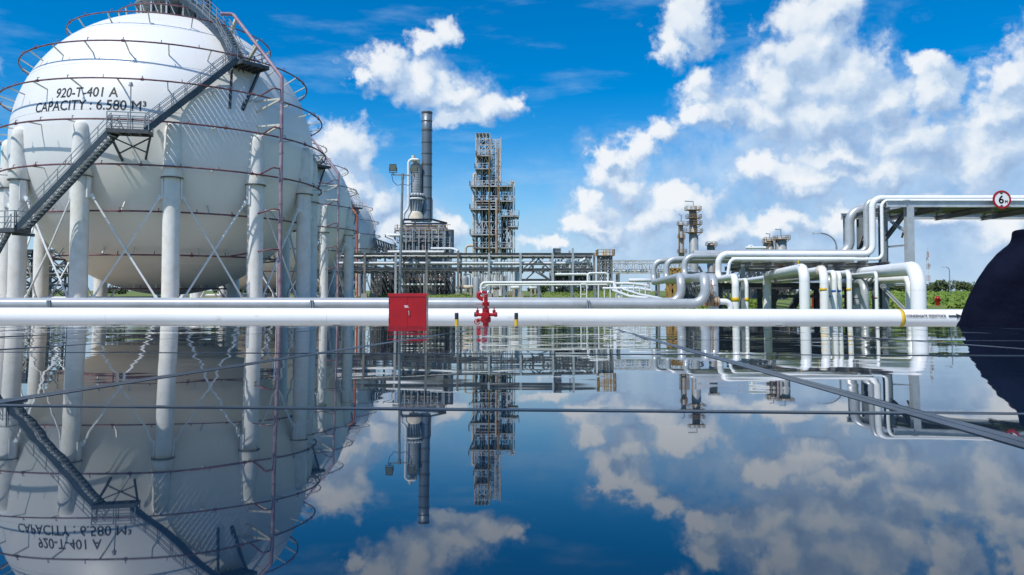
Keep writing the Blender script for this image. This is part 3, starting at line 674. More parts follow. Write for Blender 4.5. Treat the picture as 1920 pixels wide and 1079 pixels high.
# pipe bridge frame
br = empty('pipe_bridge', (X(1680, 47), 47, 0), 'steel pipe bridge over the road at the right with bolted lattice legs', 'pipe bridge')
mb = MB(); zt, zb = Z(380, YG), Z(391, YG)
for yy, dz_ in ((YG - .9, 0), (YG + 5.2, -.12)): mb.ibeam((X(1650, 45), yy, (zt + zb)/2 - .02 + dz_), (62, yy, (zt + zb)/2 - .02 + dz_), .25, .38)
db = MB()
for xx in [X(1655, 45) + k*3.0 for k in range(15)]: db.ibeam((xx, YG - .85, zb - .1), (xx, YG + 5.15, zb - .1), .2, .3)
db.build('cross_beam', 'rack_steel', br)
mb.build('deck_beam', 'galv_light', br); mb = MB(); mb.box((X(1700, 45), YG - .6, zb + .06), (62, YG + 3.4, zb + .10)); mb.build('deck_shade_plate', 'dark_steel', br); mb = MB()  # dark plate added so the underside of the deck looks shaded
for xx in [X(1655, 45) + k*3.0 for k in range(14)]: mb.bar((xx, YG - .8, zb + .0), (xx + 3, YG + 5.1, zb + .0), .10)
mb.build('deck_bracing', 'dark_steel', br); mb = MB()
xl, xr_ = X(1666, YG), X(1691, YG)
for (xx, yy) in ((xr_, YG - .9), (xr_, YG + 5.2), (xl, YG + .6), (xl - .1, YG + 5.2), (56, YG - .9), (56, YG + 5.2)):
    lg = MB(); lg.ibeam((xx, yy, 0), (xx, yy, zb - .02 if yy != YG + .6 else zt - .1), .40, .40, up=(0, 1, 0), t=.05); lg.build('leg', 'galv_light' if yy == YG - .9 else 'galv', br)
for (p, q, wd, mm) in (((xl, YG + .6, Z(452, YG)), (xr_, YG - .7, Z(398, YG)), .22, 'dark_steel'), ((xl, YG + .7, Z(400, YG)), (xr_, YG - .7, Z(440, YG)), .16, 'galv_light'), ((xl, YG + .6, Z(463, YG)), (xr_, YG - .6, Z(461, YG)), .12, 'galv_light'),
     ((X(1700, YG), YG + .5, Z(445, YG)), (X(1718, YG), YG + .5, Z(388, YG)), .09, 'rust_steel'), ((xl, YG + 2, Z(400, YG)), (xl + .5, YG + 5, Z(470, YG)), .18, 'dark_steel'),
     ((xl - .2, YG + .6, Z(535, YG)), (xr_ - .2, YG - .6, Z(580, YG)), .16, 'galv_light'), ((xl, YG + .6, Z(534, YG)), (xr_, YG - .6, Z(534, YG)), .12, 'galv_light'), ((X(1648, YG), YG + 2, Z(448, YG)), (X(1664, YG), YG + 2, Z(420, YG)), .09, 'rust_steel'), ((xr_, YG - .7, Z(388, YG)), (X(1708, YG), YG - .7, Z(388, YG) - .3), .15, 'galv'), ((X(1684, YG), YG + 4, Z(490, YG)), (X(1690, YG), YG + 4, Z(470, YG)), .08, 'dark_steel')):
    mb = MB(); mb.ibeam(p, q, wd, wd); mb.build('brace', mm, br)
mb = MB(); mb.ibeam((xl, YG + .62, zt - .1), (xr_, YG - .9, zt - .12), .3, .34); mb.build('cap_beam', 'galv', br)
# elevated rack under the upper pipes
rk = empty('pipe_rack', (X(1500, 46), 46, 0), 'steel rack carrying the white and grey pipes left of the pipe bridge', 'pipe rack'); mb = MB(); zr = Z(492, YG) - .12
for yy in (YG + .55, YG + 4): mb.ibeam((X(1385, 46), yy, zr - .15), (X(1648, 46), yy, zr - .15), .2, .26)
for px in (1392, 1430, 1470, 1520, 1560, 1600, 1640): mb.ibeam((X(px, 46), YG - .8, zr), (X(px, 46), YG + 4, zr), .2, .24)
mb.build('rack_beam', 'rack_steel', rk)
for (px, yy) in ((1392, YG + .5), (1392, YG + 4), (1555, YG + .5), (1560, YG + 4), (1640, YG + .6), (1612, YG + 4)):
    mb = MB(); mb.ibeam((X(px, yy), yy, 0), (X(px, yy), yy, zr), .26, .26, up=(0, 1, 0)); mb.build('leg', 'galv', rk)
for px in (1310, 1440, 1500): mb = MB(); mb.bar((X(px, 52), 52, Z(500, 52)), (X(px + 24, 52), 52, Z(545, 52)), .14); mb.build('brace', 'dark_steel', rk)
sg = MB(); SP = at(1878.5, 374.5, YG - 1.3); SR = 17.2*(YG - 1.3)/F
st = empty('height_limit_sign', SP, 'round white sign with red rim reading 6 M, hung on the pipe bridge', 'road sign')
sg.lathe(SP, [(0, .03), (SR*.80, .03), (SR*.80, 0)], 40, (0, 1, 0), smooth=False); sg.lathe(SP, [(0, 0), (SR*.8, 0)], 40, (0, 1, 0), smooth=False); sg.build('face', 'signwhite', st)
mb = MB(); mb.lathe(SP, [(SR*.80, .03), (SR, .03), (SR, -.02), (SR*.80, -.02), (SR*.80, .03)], 40, (0, 1, 0), smooth=False); mb.build('rim', 'red', st)
mb = MB(); vs, fs = text_mesh('6', SR*1.22, 'CENTER'); vs, fs = heavy(vs, fs, .014); cy = (max(v.y for v in vs) + min(v.y for v in vs))/2
mb.add([SP + Vector((v.x - SR*.08, -.012, v.y - cy)) for v in vs], fs); vs, fs = text_mesh('M', SR*.42, 'CENTER'); vs, fs = heavy(vs, fs, .01)
mb.add([SP + Vector((v.x + SR*.47, -.012, v.y - SR*.38)) for v in vs], fs)
for k in (-1, 1): mb.add([SP + Vector((-SR*.28, -.012, k*SR*.76)), SP + Vector((SR*.18, -.012, k*SR*.76)), SP + Vector((-SR*.05, -.012, k*SR*.56))], [(0, 1, 2)])
mb.build('symbol', 'lettering', st); mb = MB(); mb.bar(SP + Vector((0, .2, -.2)), SP + Vector((0, .04, -.2)), .08); mb.bar(SP + Vector((0, .2, .3)), SP + Vector((0, .2, -.3)), .08, .1); mb.build('mount', 'galv', st)

# near bundle of white pipes on the right
def lane(xn, yn, Yn, dia, back, m, label, xb=None, yb=None, bands=(), rad=1.5, fl=None, far=None):
    top_ = at(xn, yn, Yn); pts = [Vector((top_.x, top_.y, 0.0)), top_]
    if xb: pts.append(at(xb, yb, back))
    else: pts.append(Vector((top_.x - (back - Yn)*(-.205), back, top_.z)))
    if far: pts += far
    o = pipe('pipeline', pts, dia, m, label, 'pipe', rad=rad, n=28)
    mb = MB(); mb.box((top_.x - dia, top_.y - dia, 0), (top_.x + dia, top_.y + dia, .12)); mb.build('plinth', 'concrete', o)
    for (py, mm, wd) in bands: band(at(xn, py, Yn - 0.0).xy.to_3d() + U*Z(py, Yn), U, dia/2, mm, wd, o)
    if fl: flange(top_ + (pts[2] - top_).normalized()*dia*1.9, pts[2] - top_, dia*.42, 'cream', o)
    return o
lane(1721, 503, 35, .66, 95, 'white_pipe', 'thickest white pipe leg with a wide elbow, beside the yellow band of the pipeline')
lane(1706, 524, 39, .36, 60, 'white_pipe', 'pale pipe leg half hidden behind the thickest white pipe leg')
lane(1643, 512, 39, .17, 70, 'white_pipe', 'thin white pipe leg with a small red band', bands=((559, 'red', .06),))
lane(1592, 511, 40, .26, 80, 'white_pipe', 'white pipe leg with yellow band, right of the blue banded pair', bands=((543, 'yellow', .13),))
lane(1574, 513, 41, .22, 80, 'white_pipe', 'slim white pipe leg with blue band, right one of its pair', bands=((546, 'blue', .11),))
lane(1564, 511, 40, .27, 80, 'white_pipe', 'white pipe leg with blue band, left one of its pair', bands=((546, 'blue', .11),))
lane(1545, 507, 39, .43, 85, 'white_pipe', 'white pipe leg with a flanged elbow and yellow band', bands=((543, 'yellow', .14),), fl=True)
lane(1621, 530, 44, .45, 70, 'grey_pipe', 'pale grey pipe leg behind the thin red banded pipe')
lane(1606, 527, 46, .40, 70, 'grey_pipe', 'narrower grey pipe leg between the red and yellow banded pipes', bands=((560, 'black', .05),))
lane(1555, 519, 43, .26, 80, 'grey_pipe', 'grey pipe leg squeezed between the flanged pipe and the blue banded pair', bands=((556, 'blue', .1),))
t0, t1 = at(1438, 517, 48), at(1508, 503, 38)
ul = pipe('pipe_loop', [Vector((t0.x, t0.y, 0)), t0, t1, Vector((t1.x, t1.y, 0))], .50, 'white_pipe', 'white inverted U pipe loop standing in the middle of the right bundle', 'pipe loop', n=30, rad=1.25)
mb = MB(); p = at(1497, 495, 38.3); mb.cyl(p, p + U*.16, .035, n=8); mb.build('vent_stub', 'yellow', ul)
# bundle's own low rack
lr = empty('pipe_support', (X(1430, 52), 52, 0), 'low dark steel rack under the pipes behind the white pipe loop', 'pipe support'); mb = MB()
for yy, py in ((50, 537), (56, 536), (64, 536)): mb.ibeam((X(1345, yy), yy, Z(py, yy)), (X(1660, yy), yy, Z(py, yy)), .3, .42)
for px in (1350, 1440, 1530, 1610): mb.ibeam((X(px, 50), 50, Z(537, 50)), (X(px, 50) + 3, 66, Z(537, 50)), .22, .34)
mb.build('beam', 'dark_steel', lr)
for px in (1350, 1424, 1450, 1530, 1600):
    mb = MB(); mb.ibeam((X(px, 50), 50.02, 0), (X(px, 50), 50.02, Z(542, 50)), .26, .26, up=(0, 1, 0)); mb.build('leg', 'dark_steel', lr)
for px in (1434, 1478): mb = MB(); mb.ibeam((X(px, 51), 51, 0), (X(px + 26, 51), 51, Z(543, 51)), .3, .3); mb.build('brace', 'dark_steel', lr); mb = MB(); mb.ibeam((X(px + 9, 51), 51.4, 0), (X(px + 34, 51), 51.4, Z(543, 51)), .24, .24); mb.build('brace', 'dark_steel', lr)
mb = MB(); mb.ibeam((X(1420, 49), 49, Z(556, 49)), (X(1600, 49), 49, Z(556, 49)), .16, .2); mb.build('tie_beam', 'dark_steel', lr)
for k in range(6):
    dd = .24 + .05*(k*7 % 3); px = 1352 + 9*k; Yk = 47 + .9*k; p = at(px, 527 - .3*k, Yk)
    pipe('pipeline', [p, p + Vector((.215*60, 60, 0))], dd, 'white_pipe' if k % 3 else 'grey_pipe', 'pipe receding along the low dark steel rack behind the loop', 'pipe', group='pipes receding along the low rack')
# valve left of the bundle
VP = at(1334, 566, 31.5)
vv = empty('gate_valve', VP, 'rusty gate valve with handwheel on a short white pipe stub', 'valve')
mb = MB(); mb.ball(VP, .17, 16, 10); mb.cyl(VP, VP + U*.42, .10, .07, n=12); mb.cyl(VP + U*.30, VP + U*.34, .17, n=12); mb.cyl(VP + U*.42, VP + U*.88, .025, n=8); mb.bar(VP + U*.3 + Vector((-.08,0,0)), VP + U*.66 + Vector((-.05,0,0)), .03); mb.bar(VP + U*.3 + Vector((.08,0,0)), VP + U*.66 + Vector((.05,0,0)), .03); mb.build('valve_body', 'rust_valve', vv)
mb = MB(); mb.ring(VP + U*.68, .19, .02, 24, 6); mb.bar(VP + U*.68 - Vector((.19,0,0)), VP + U*.68 + Vector((.19,0,0)), .025); mb.bar(VP + U*.68 - Vector((0,.19,0)), VP + U*.68 + Vector((0,.19,0)), .025); mb.build('handwheel', 'rust_valve', vv)
flange(VP + Vector((-.2, 0, 0)), (1, 0, 0), .13, 'rust_valve', vv); flange(VP + Vector((.2, 0, 0)), (1, 0, 0), .13, 'rust_valve', vv)
mb = MB(); e_ = at(1370, 566, 31.5); mb.tube(bends([VP + Vector((.26, 0, 0)), Vector((e_.x, VP.y, VP.z)), Vector((e_.x, VP.y, 0))], .3, 8), .125, 16); mb.build('pipe_stub', 'white_pipe', vv)

# ---------------------------------------------------------------- cabinet, hydrant, bollards
YH = 17.0
cx0, cx1 = X(729, YH), X(799.5, YH); cz = Z(550.5, YH)
cab = empty('fire_hose_cabinet', ((cx0 + cx1)/2, YH, 0), 'bright red double door fire hose cabinet standing before the white pipeline', 'cabinet')
mb = MB(); mb.box((cx0, YH + .02, .14), (cx1, YH + .42, cz - .04)); mb.build('body', 'red', cab)
mb = MB(); mb.box((cx0 - .012, YH - .022, cz - .04), (cx1 + .012, YH + .44, cz)); mb.box((cx0 - .012, YH - .022, cz - .07), (cx1 + .012, YH - .016, cz - .04)); mb.build('roof', 'red_edge', cab)
xm = (cx0 + cx1)/2
for (a_, b_) in ((cx0 + .008, xm - .003), (xm + .003, cx1 - .008)):
    mb = MB(); mb.box((a_, YH - .008, .17), (b_, YH + .016, cz - .05)); d_ = mb.build('door', 'red', cab)
mb = MB(); hx = X(767, YH); hz = Z(587, YH); mb.bar((hx, YH - .03, hz + .05), (hx + .012, YH - .03, hz - .05), .018); mb.cyl((hx, YH - .008, hz + .03), (hx, YH - .035, hz + .03), .014, n=8); mb.build('handle', 'chrome', d_)
mb = MB(); tx_ = X(758, YH); tz = Z(576, YH)
for (x_, z_, l_) in ((0, .02, .045), (.055, .022, .035), (.01, -.012, .03), (.05, -.014, .055), (.02, .004, .06)): mb.box((tx_ + x_, YH - .010, tz + z_), (tx_ + x_ + l_, YH - .0085, tz + z_ + .012))
mb.build('notice_marks', 'whitemark', cab)
for hx_ in (cx0 + .012, cx1 - .012):
    for hz_ in (.32, .75, 1.16): mb = MB(); mb.cyl((hx_, YH - .014, hz_ - .04), (hx_, YH - .014, hz_ + .04), .011, n=8); mb.build('hinge', 'red_edge', cab)
mb = MB(); mb.box((cx0 + .04, YH + .05, 0), (cx1 - .04, YH + .38, .14)); mb.build('plinth', 'concrete', cab)

hyd = empty('fire_hydrant', (X(911, YH), YH, 0), 'red fire hydrant with two side outlets and a curved water monitor on top', 'hydrant')
hx = X(911, YH); P = lambda px, py: Vector((X(px, YH), YH, Z(py, YH)))
mb = MB(); mb.lathe((hx, YH, 0), [(.14, 0), (.14, .06), (.066, .07), (.066, Z(603, YH)), (.075, Z(600, YH))], 20)
for (py, r_, h_) in ((599, .115, .05), (603.5, .105, .035), (582, .075, .035), (568, .075, .03), (573, .075, .02)): z_ = Z(py, YH); mb.cyl((hx, YH, z_ - h_/2), (hx, YH, z_ + h_/2), r_, n=16)
mb.ball(P(911, 591.5), .105, 18, 12); mb.cyl((hx, YH, Z(600, YH)), (hx, YH, Z(560, YH)), .042, n=16); mb.cyl((hx, YH - .05, Z(591.5, YH)), (hx, YH - .13, Z(591.5, YH)), .07, n=16)
for k in range(8):
    t = k*math.pi/4 + .2
    for (py, r_) in ((599, .10), (570.5, .068), (582, .066)):
        z_ = Z(py, YH); mb.cyl((hx + r_*math.cos(t), YH + r_*math.sin(t), z_ - .045), (hx + r_*math.cos(t), YH + r_*math.sin(t), z_ + .045), .012, n=6)
body = mb.build('hydrant_body', 'red', hyd)
for s_ in (-1, 1):
    mb = MB(); e_ = P(911 + s_*20, 590); mb.tube([P(911, 591), P(911 + s_*10, 590.5), e_], [.045, .038, .042], 14); mb.cyl(e_ - Vector((s_*.05, 0, 0)), e_, .055, n=14)
    v_ = P(911 + s_*15.5, 590); mb.cyl(v_, v_ + U*.10, .032, n=10); mb.cyl(v_ + U*.07, v_ + U*.085, .045, n=10); mb.cyl(v_ + U*.1, v_ + U*.14, .012, n=8); o_ = mb.build('side_outlet', 'red', hyd)
    mb = MB(); mb.ring(v_ + U*.14, .035, .007, 16, 6); mb.bar(v_ + U*.14 - Vector((.035, 0, 0)), v_ + U*.14 + Vector((.035, 0, 0)), .01); mb.build('valve_wheel', 'red', o_)
    mb = MB(); mb.cyl(e_, e_ + Vector((s_*.02, 0, 0)), .05, n=12); mb.build('outlet_cap', 'black', o_)
wc = P(895, 603.5); wc.y -= .03; mb = MB(); mb.tube([wc + Vector((.06*math.cos(k*math.pi/10), 0, .06*math.sin(k*math.pi/10))) for k in range(20)], .009, 6, closed=True)
for k in range(3): t = k*math.pi/3; mb.bar(wc - Vector((.06*math.cos(t), 0, .06*math.sin(t))), wc + Vector((.06*math.cos(t), 0, .06*math.sin(t))), .009)
mb.cyl(wc + Vector((0, -.02, 0)), wc + Vector((0, .03, 0)), .016, n=8); mb.tube([wc + Vector((0, .03, 0)), wc + Vector((.04, .03, .05)), P(908, 600)], .03, 8); mb.build('handwheel', 'red', hyd)
mb = MB(); mb.bar(P(910, 570.5), P(892, 570.5), .014); mb.build('lever', 'red', hyd)
mb = MB(); mb.tube(bends([P(911, 562), P(911.5, 551), P(905, 548.5), P(898, 550), P(896.5, 557), P(902, 560.5)], .09, 5), [.04]*3 + [.046]*(len(bends([P(911, 562), P(911.5, 551), P(905, 548.5), P(898, 550), P(896.5, 557), P(902, 560.5)], .09, 5)) - 3), 14); mb.cyl(P(903, 560.5) + Vector((-.02, 0, -.005)), P(906, 561.5), .045, n=12); mb.build('monitor_pipe', 'red', hyd)
rc = P(909, 548); mb = MB(); mb.tube([rc + Vector((.075*math.cos(k*math.pi/12), -.05 + .03*math.sin(k*math.pi/12), .05*math.sin(k*math.pi/12))) for k in range(24)], .010, 6, closed=True); mb.tube([rc + Vector((-.03, .0, -.01)), rc + Vector((0, 0, .04)), rc + Vector((.06, 0, .035)), rc + Vector((.09, 0, -.02))], .024, 8); mb.build('monitor_ring', 'chrome', hyd)

def bollard(px, label):
    x_ = X(px, YH); r_ = 3.5*YH/F; zt = Z(586, YH); zs = Z(599, YH)
    b = empty('bollard', (x_, YH, 0), label, 'bollard', 'striped bollards before the pipeline')
    mb = MB(); mb.lathe((x_, YH, 0), [(r_, 0), (r_, zs)], 20); mb.build('yellow_post', 'yellow', b)
    mb = MB(); mb.lathe((x_, YH, 0), [(r_ + .001, zs - .001), (r_ + .001, zt - .012)], 20); mb.build('black_sleeve', 'black', b)
    mb = MB(); mb.lathe((x_, YH, 0), [(r_ + .001, zt - .014), (r_ + .001, zt - .006), (r_*.7, zt), (0, zt + .002)], 20); mb.build('cap', 'cream', b)
bollard(856.5, 'black and yellow bollard between the red cabinet and the red hydrant'); bollard(968, 'black and yellow bollard to the right of the red hydrant')

# ---------------------------------------------------------------- floodlight mast, street lamps, masts
YM = 75
fm = empty('floodlight_mast', at(749, 574, YM).xy.to_3d(), 'tall grey floodlight mast with two square heads, rising behind the red cabinet', 'floodlight')
b_, t_ = at(749, 571, YM), at(755, 326, YM); b_.z = 0
mb = MB(); mb.tube([b_, b_.lerp(t_, .5), t_], [.15, .13, .11], 12); mb.cyl(t_ - U*.5, t_ - U*.05, .16, n=12); mb.build('pole', 'galv', fm)
mb = MB(); mb.bar(at(736, 328, YM), at(778, 329.5, YM), .12); mb.build('cross_arm', 'galv', fm)
for (px, py, s_) in ((737, 315, 1), (776.5, 316, -1)):
    mb = MB(); c = at(px, py, YM - .1); mb.add([c + Vector(v) for v in ((-.34,-.1,-.34),(.34,-.1,-.34),(.34,-.18,.34),(-.34,-.18,.34),(-.30,.3,-.28),(.30,.3,-.28),(.30,.24,.30),(-.30,.24,.30))], [(0,3,2,1),(4,5,6,7),(0,1,5,4),(1,2,6,5),(2,3,7,6),(3,0,4,7)])
    mb.bar(c + Vector((-.37, 0, -.45)), c + Vector((.37, 0, -.45)), .07); mb.bar(c + Vector((-.37, 0, -.45)), c + Vector((-.37, 0, .05)), .05); mb.bar(c + Vector((.37, 0, -.45)), c + Vector((.37, 0, .05)), .05); mb.bar(c + Vector((0, 0, -.45)), c + Vector((0, 0, -.7)), .1)
    hd = mb.build('lamp_head', 'dark_steel', fm); mb = MB(); mb.add([c + Vector(v) for v in ((-.28,-.112,-.27),(.28,-.112,-.27),(.28,-.172,.26),(-.28,-.172,.26))], [(0, 1, 2, 3)]); mb.build('lens', 'lens', hd)
mb = MB()
for (x0, x1) in ((734, 753), (778, 757)): mb.tube([at(x0, 326 if x0 < 750 else 330, YM), at(x0 + (x1 - x0)*.15, 340, YM), at(x0 + (x1 - x0)*.55, 348, YM), at(x1, 346, YM)], .035, 6)
mb.build('cable', 'blue', fm)
def street_lamp(px, Y, pyt, arm, label, group='street lamps beyond the bundle'):
    x_ = X(px, Y); zt = Z(pyt, Y); l = empty('street_lamp', (x_, Y, 0), label, 'street lamp', group)
    L = arm*Y/F; mb = MB(); pts = [Vector((x_, Y, 0)), Vector((x_, Y, zt - abs(L)*.95))]
    for k in range(1, 9): t = k/8*math.pi/2; pts.append(Vector((x_ + L*(1 - math.cos(t)), Y, zt - abs(L)*.95 + abs(L)*.95*math.sin(t)*.97)))
    mb.tube(pts, [.10]*2 + [.07]*8, 8); mb.build('pole', 'galv', l)
    e_ = pts[-1]; mb = MB(); mb.add([e_ + Vector(v) for v in ((0,-.13,-.06),(0,.13,-.06),(0,.1,.08),(0,-.1,.08))] + [e_ + Vector((math.copysign(.75, L), a, b)) for a, b in ((-.17,-.07),(.17,-.07),(.1,.10),(-.1,.10))], [(0,1,2,3),(7,6,5,4),(0,4,5,1),(1,5,6,2),(2,6,7,3),(3,7,4,0)]); mb.build('lamp_head', 'galv_light', l)
street_lamp(1569, 75, 437, -29, 'tall street lamp with curved arm behind the white pipe rack')
street_lamp(1780, 160, 501, -7, 'small distant street lamp between the lattice mast and the dark jacket')
street_lamp(1790, 230, 527, 3, 'tiny far street lamp standing by the tree line')
tm = empty('lattice_mast', (X(1740, 420), 420, 0), 'distant red and white lattice radio mast above the trees', 'radio mast')
zt = Z(472, 420); x_ = X(1740, 420)
for k in range(7):
    z0, z1 = zt*k/7, zt*(k + 1)/7; w0, w1 = .9 - .6*k/7, .9 - .6*(k + 1)/7; mb = MB()
    for (sx, sy) in ((-1,-1),(1,-1),(1,1),(-1,1)):
        mb.bar((x_ + sx*w0, 420 + sy*w0, z0), (x_ + sx*w1, 420 + sy*w1, z1), .15)
    for t in (0, .5): 
        a0 = w0 + (w1 - w0)*t; a1_ = w0 + (w1 - w0)*(t + .5); zz0 = z0 + (z1 - z0)*t; zz1 = z0 + (z1 - z0)*(t + .5)
        mb.bar((x_ - a0, 420 - a0, zz0), (x_ + a1_, 420 - a1_, zz1), .11); mb.bar((x_ + a0, 420 - a0, zz0), (x_ - a1_, 420 - a1_, zz1), .11)
    mb.build('mast_section', 'signwhite' if k % 2 else 'faded_red', tm)
mb = MB(); mb.box((x_ - 1, 419.4, zt*.8), (x_ - .3, 420, zt*.86)); mb.box((x_ + .3, 419.4, zt*.62), (x_ + 1.1, 420, zt*.7)); mb.cyl((x_, 420, zt), (x_, 420, zt + 2), .12, n=6); mb.build('antenna', 'galv_light', tm)
for (px, Y, lab) in ((1757, 72, 'small red hydrant in the grass field by the tree line'), (1529, 58, 'red fire extinguisher box behind the white pipe legs')):
    h = empty('hydrant_post', (X(px, Y), Y, 0), lab, 'hydrant'); x_ = X(px, Y); mb = MB()
    if px > 1700: mb.lathe((x_, Y, 0), [(.16, 0), (.16, .55), (.22, .58), (.22, .72), (.14, .78), (.1, .86), (0, .9)], 12); mb.cyl((x_ - .3, Y, .5), (x_ + .3, Y, .5), .09, n=10)
    else: mb.box((x_ - .25, Y - .15, .1), (x_ + .25, Y + .15, 1.15)); mb.box((x_ - .29, Y - .19, 1.15), (x_ + .29, Y + .19, 1.2))
    mb.build('post_body', 'red', h)
    if px < 1700:
        mb = MB()
        for k in range(4): mb.box((x_ + .05, Y - .156, .2 + k*.14), (x_ + .14, Y - .152, .27 + k*.14))
        mb.build('stripe', 'yellow', h)

# ---------------------------------------------------------------- far pipe rack and pipes
YR = 134
fr = empty('pipe_rack', (X(900, YR), YR, 0), 'long weathered steel pipe rack crossing behind the hydrant, below the stack and tower', 'pipe rack')
xL, xR = X(560, YR), X(1115, YR); D2_ = 7.5
mb = MB()
for yy in (YR, YR + D2_):
    for (py, h_) in ((477, .45), (505.5, .42), (508.5, .0)):
        if h_: mb.ibeam((xL, yy, Z(py, YR)), (xR, yy, Z(py, YR)), .35, h_, t=.06)
    mb.ibeam((X(1035, YR), yy, Z(525, YR)), (X(976, YR), yy, Z(525, YR)), .3, .35, t=.06)
for px in range(560, 1116, 20):
    for py in (479, 507, 497): mb.bar((X(px, YR), YR + .1, Z(py, YR) - .28), (X(px, YR), YR + D2_ - .1, Z(py, YR) - .28), .22, .34)
mb.build('rack_beam', 'rack_steel', fr)
for i, px in enumerate((568, 626, 684, 742, 800, 859, 917, 976, 1036, 1074, 1114)):
    for yy in (YR - .02, YR + D2_ + .02):
        mb = MB(); top_ = 470 if px in (800, 859) else 475; top_ = 466 if px == 1074 else top_
        mb.ibeam((X(px, YR), yy - .02, .9), (X(px, YR), yy - .02, Z(top_, YR)), .38, .36, up=(0, 1, 0), t=.07); lg = mb.build('leg', 'galv' if (i % 3) else 'rust_steel', fr)
        lg.data.materials[0] = MT['galv_light'] if i in (3, 6, 7, 8, 9) else MT['rack_steel']
        mb = MB(); mb.box((X(px, YR) - .5, yy - .5, 0), (X(px, YR) + .5, yy + .5, .9)); mb.build('pedestal', 'concrete', lg)
for (x0, y0, x1, y1) in ((979, 507, 1004, 484), (1006, 483, 1032, 507), (979, 531, 1002, 510), (1004, 510, 1034, 528), (776, 485, 799, 505), (742, 505, 770, 482), (1034, 527, 1010, 510), (990, 505, 1012, 484)):
    mb = MB(); mb.bar(at(x0, y0, YR - .05), at(x1, y1, YR - .05), .22); mb.build('brace', 'dark_steel', fr)
for (x0, x1, py, dia, yy, m_, lab) in ((560, 1060, 493.5, .55, YR + .6, 'white_pipe', 'white pipe along the middle deck of the far rack'), (560, 1040, 481, .4, YR + .8, 'grey_pipe', 'grey pipe along the top deck of the far rack'),
    (727, 832, 472.5, .42, YR + 1, 'white_pipe', 'short white pipe above the left end of the far rack'), (560, 975, 503, .3, YR + 1.2, 'grey_pipe', 'thin grey pipe along the lower deck of the far rack'), (560, 1110, 482, .6, YR + 3, 'vessel_dark', 'dark lagged pipe lying at the back of the far rack top deck'), (560, 1110, 495, .5, YR + 4, 'vessel', 'silver lagged pipe behind the white pipe on the far rack'), (750, 835, 534, .35, YR + 5, 'white_pipe', 'white pipe low under the far rack near the furnace')):
    pipe('pipeline', [(X(x0, yy), yy, Z(py, yy)), (X(x1, yy), yy, Z(py, yy))], dia, m_, lab, 'pipe', n=12, seams=False)
pipe('pipeline', [at(808, 466.5, 140), at(850, 466.5, 140), at(858, 471, 134), at(859, 478, 134)], .42, 'white_pipe', 'white pipe bending onto the top of the far rack beside the tower', 'pipe', n=12)
pipe('pipeline', [at(1040, 493, YR + 1), at(1085, 493, YR + 1), at(1098, 485, YR + 2), at(1106, 493, YR + 3)], .5, 'white_pipe', 'white pipe with a kink at the right end of the far rack', 'pipe', n=12)
for k in range(26):                                         # risers dropping from the rack's right part
    px = 1042 + k*2.7; Yk = YR + 1.5 + (k*5 % 6)
    if k % 2 == 0: pipe('pipe_riser', [(X(px, Yk), Yk, Z(486 - (k % 3), YR)), (X(px, Yk), Yk, Z(513 if k % 4 else 499, YR))], .22 + .1*(k % 3), 'white_pipe' if k % 4 else 'grey_pipe', 'short pipe dropping between decks at the right end of the far rack', 'pipe', n=8, group='short risers at the right end of the far rack', seams=False)
lv = empty('louvre_vent', (X(1045, YR + 3), YR + 3, 0), 'dark louvred vent box standing on the right half of the far rack', 'vent'); mb = MB(); mb.box((X(1038, YR + 3), YR + 3, Z(480, YR)), (X(1041, YR + 3), YR + 5, Z(464, YR)))
for k in range(4): mb.box((X(1041, YR + 3), YR + 2.9, Z(466 + 3.2*k, YR)), (X(1052, YR + 3), YR + 5, Z(464.5 + 3.2*k, YR)))
mb.build('louvre', 'dark_steel', lv)

# ---------------------------------------------------------------- furnace, stack, reactor
YF = 172
fu = empty('process_furnace', (X(793, YF), YF, 0), 'blue grey process furnace with burner galleries under the tall stack', 'furnace')
mb = MB(); fx0, fx1 = X(751, YF), X(838, YF)
mb.box((fx0, YF, 3), (fx1, YF + 14, Z(474, YF))); mb.build('firebox', 'siding', fu)
mb = MB(); mb.add([(X(754, YF), YF + 1, Z(474, YF)), (X(836, YF), YF + 1, Z(474, YF)), (X(836, YF), YF + 13, Z(474, YF)), (X(754, YF), YF + 13, Z(474, YF)), (X(757, YF), YF + 2, Z(424, YF)), (X(834, YF), YF + 2, Z(424, YF)), (X(834, YF), YF + 12, Z(424, YF)), (X(757, YF), YF + 12, Z(424, YF)), (X(775, YF), YF + 4, Z(416, YF)), (X(826, YF), YF + 4, Z(416, YF)), (X(826, YF), YF + 10, Z(416, YF)), (X(775, YF), YF + 10, Z(416, YF))],
    [(0,1,5,4),(1,2,6,5),(2,3,7,6),(3,0,4,7),(4,5,9,8),(5,6,10,9),(6,7,11,10),(7,4,8,11),(8,9,10,11)]); mb.build('convection_section', 'siding', fu)
mb = MB(); rz0, rz1 = Z(420, YF), Z(413, YF); mb.ibeam((X(757, YF), YF - 1, rz1), (X(812, YF), YF - 1, rz1), .4, .45); mb.ibeam((X(812, YF), YF - 1, rz1), (X(839, YF), YF - 1, rz0), .4, .45); mb.ibeam((X(757, YF), YF - 1, rz0), (X(839, YF), YF - 1, rz0), .3, .3)
for px in (757, 779, 805, 835): mb.bar((X(px, YF), YF - 1, Z(437, YF)), (X(px, YF), YF - 1, rz1 if px < 830 else rz0), .35)
for (a_, b_) in ((757, 779), (805, 835)): mb.bar((X(a_, YF), YF - 1, Z(436, YF)), (X(b_, YF), YF - 1, rz0), .16); mb.bar((X(b_, YF), YF - 1, Z(436, YF)), (X(a_, YF), YF - 1, rz0), .16)
mb.build('roof_frame', 'dark_steel', fu)
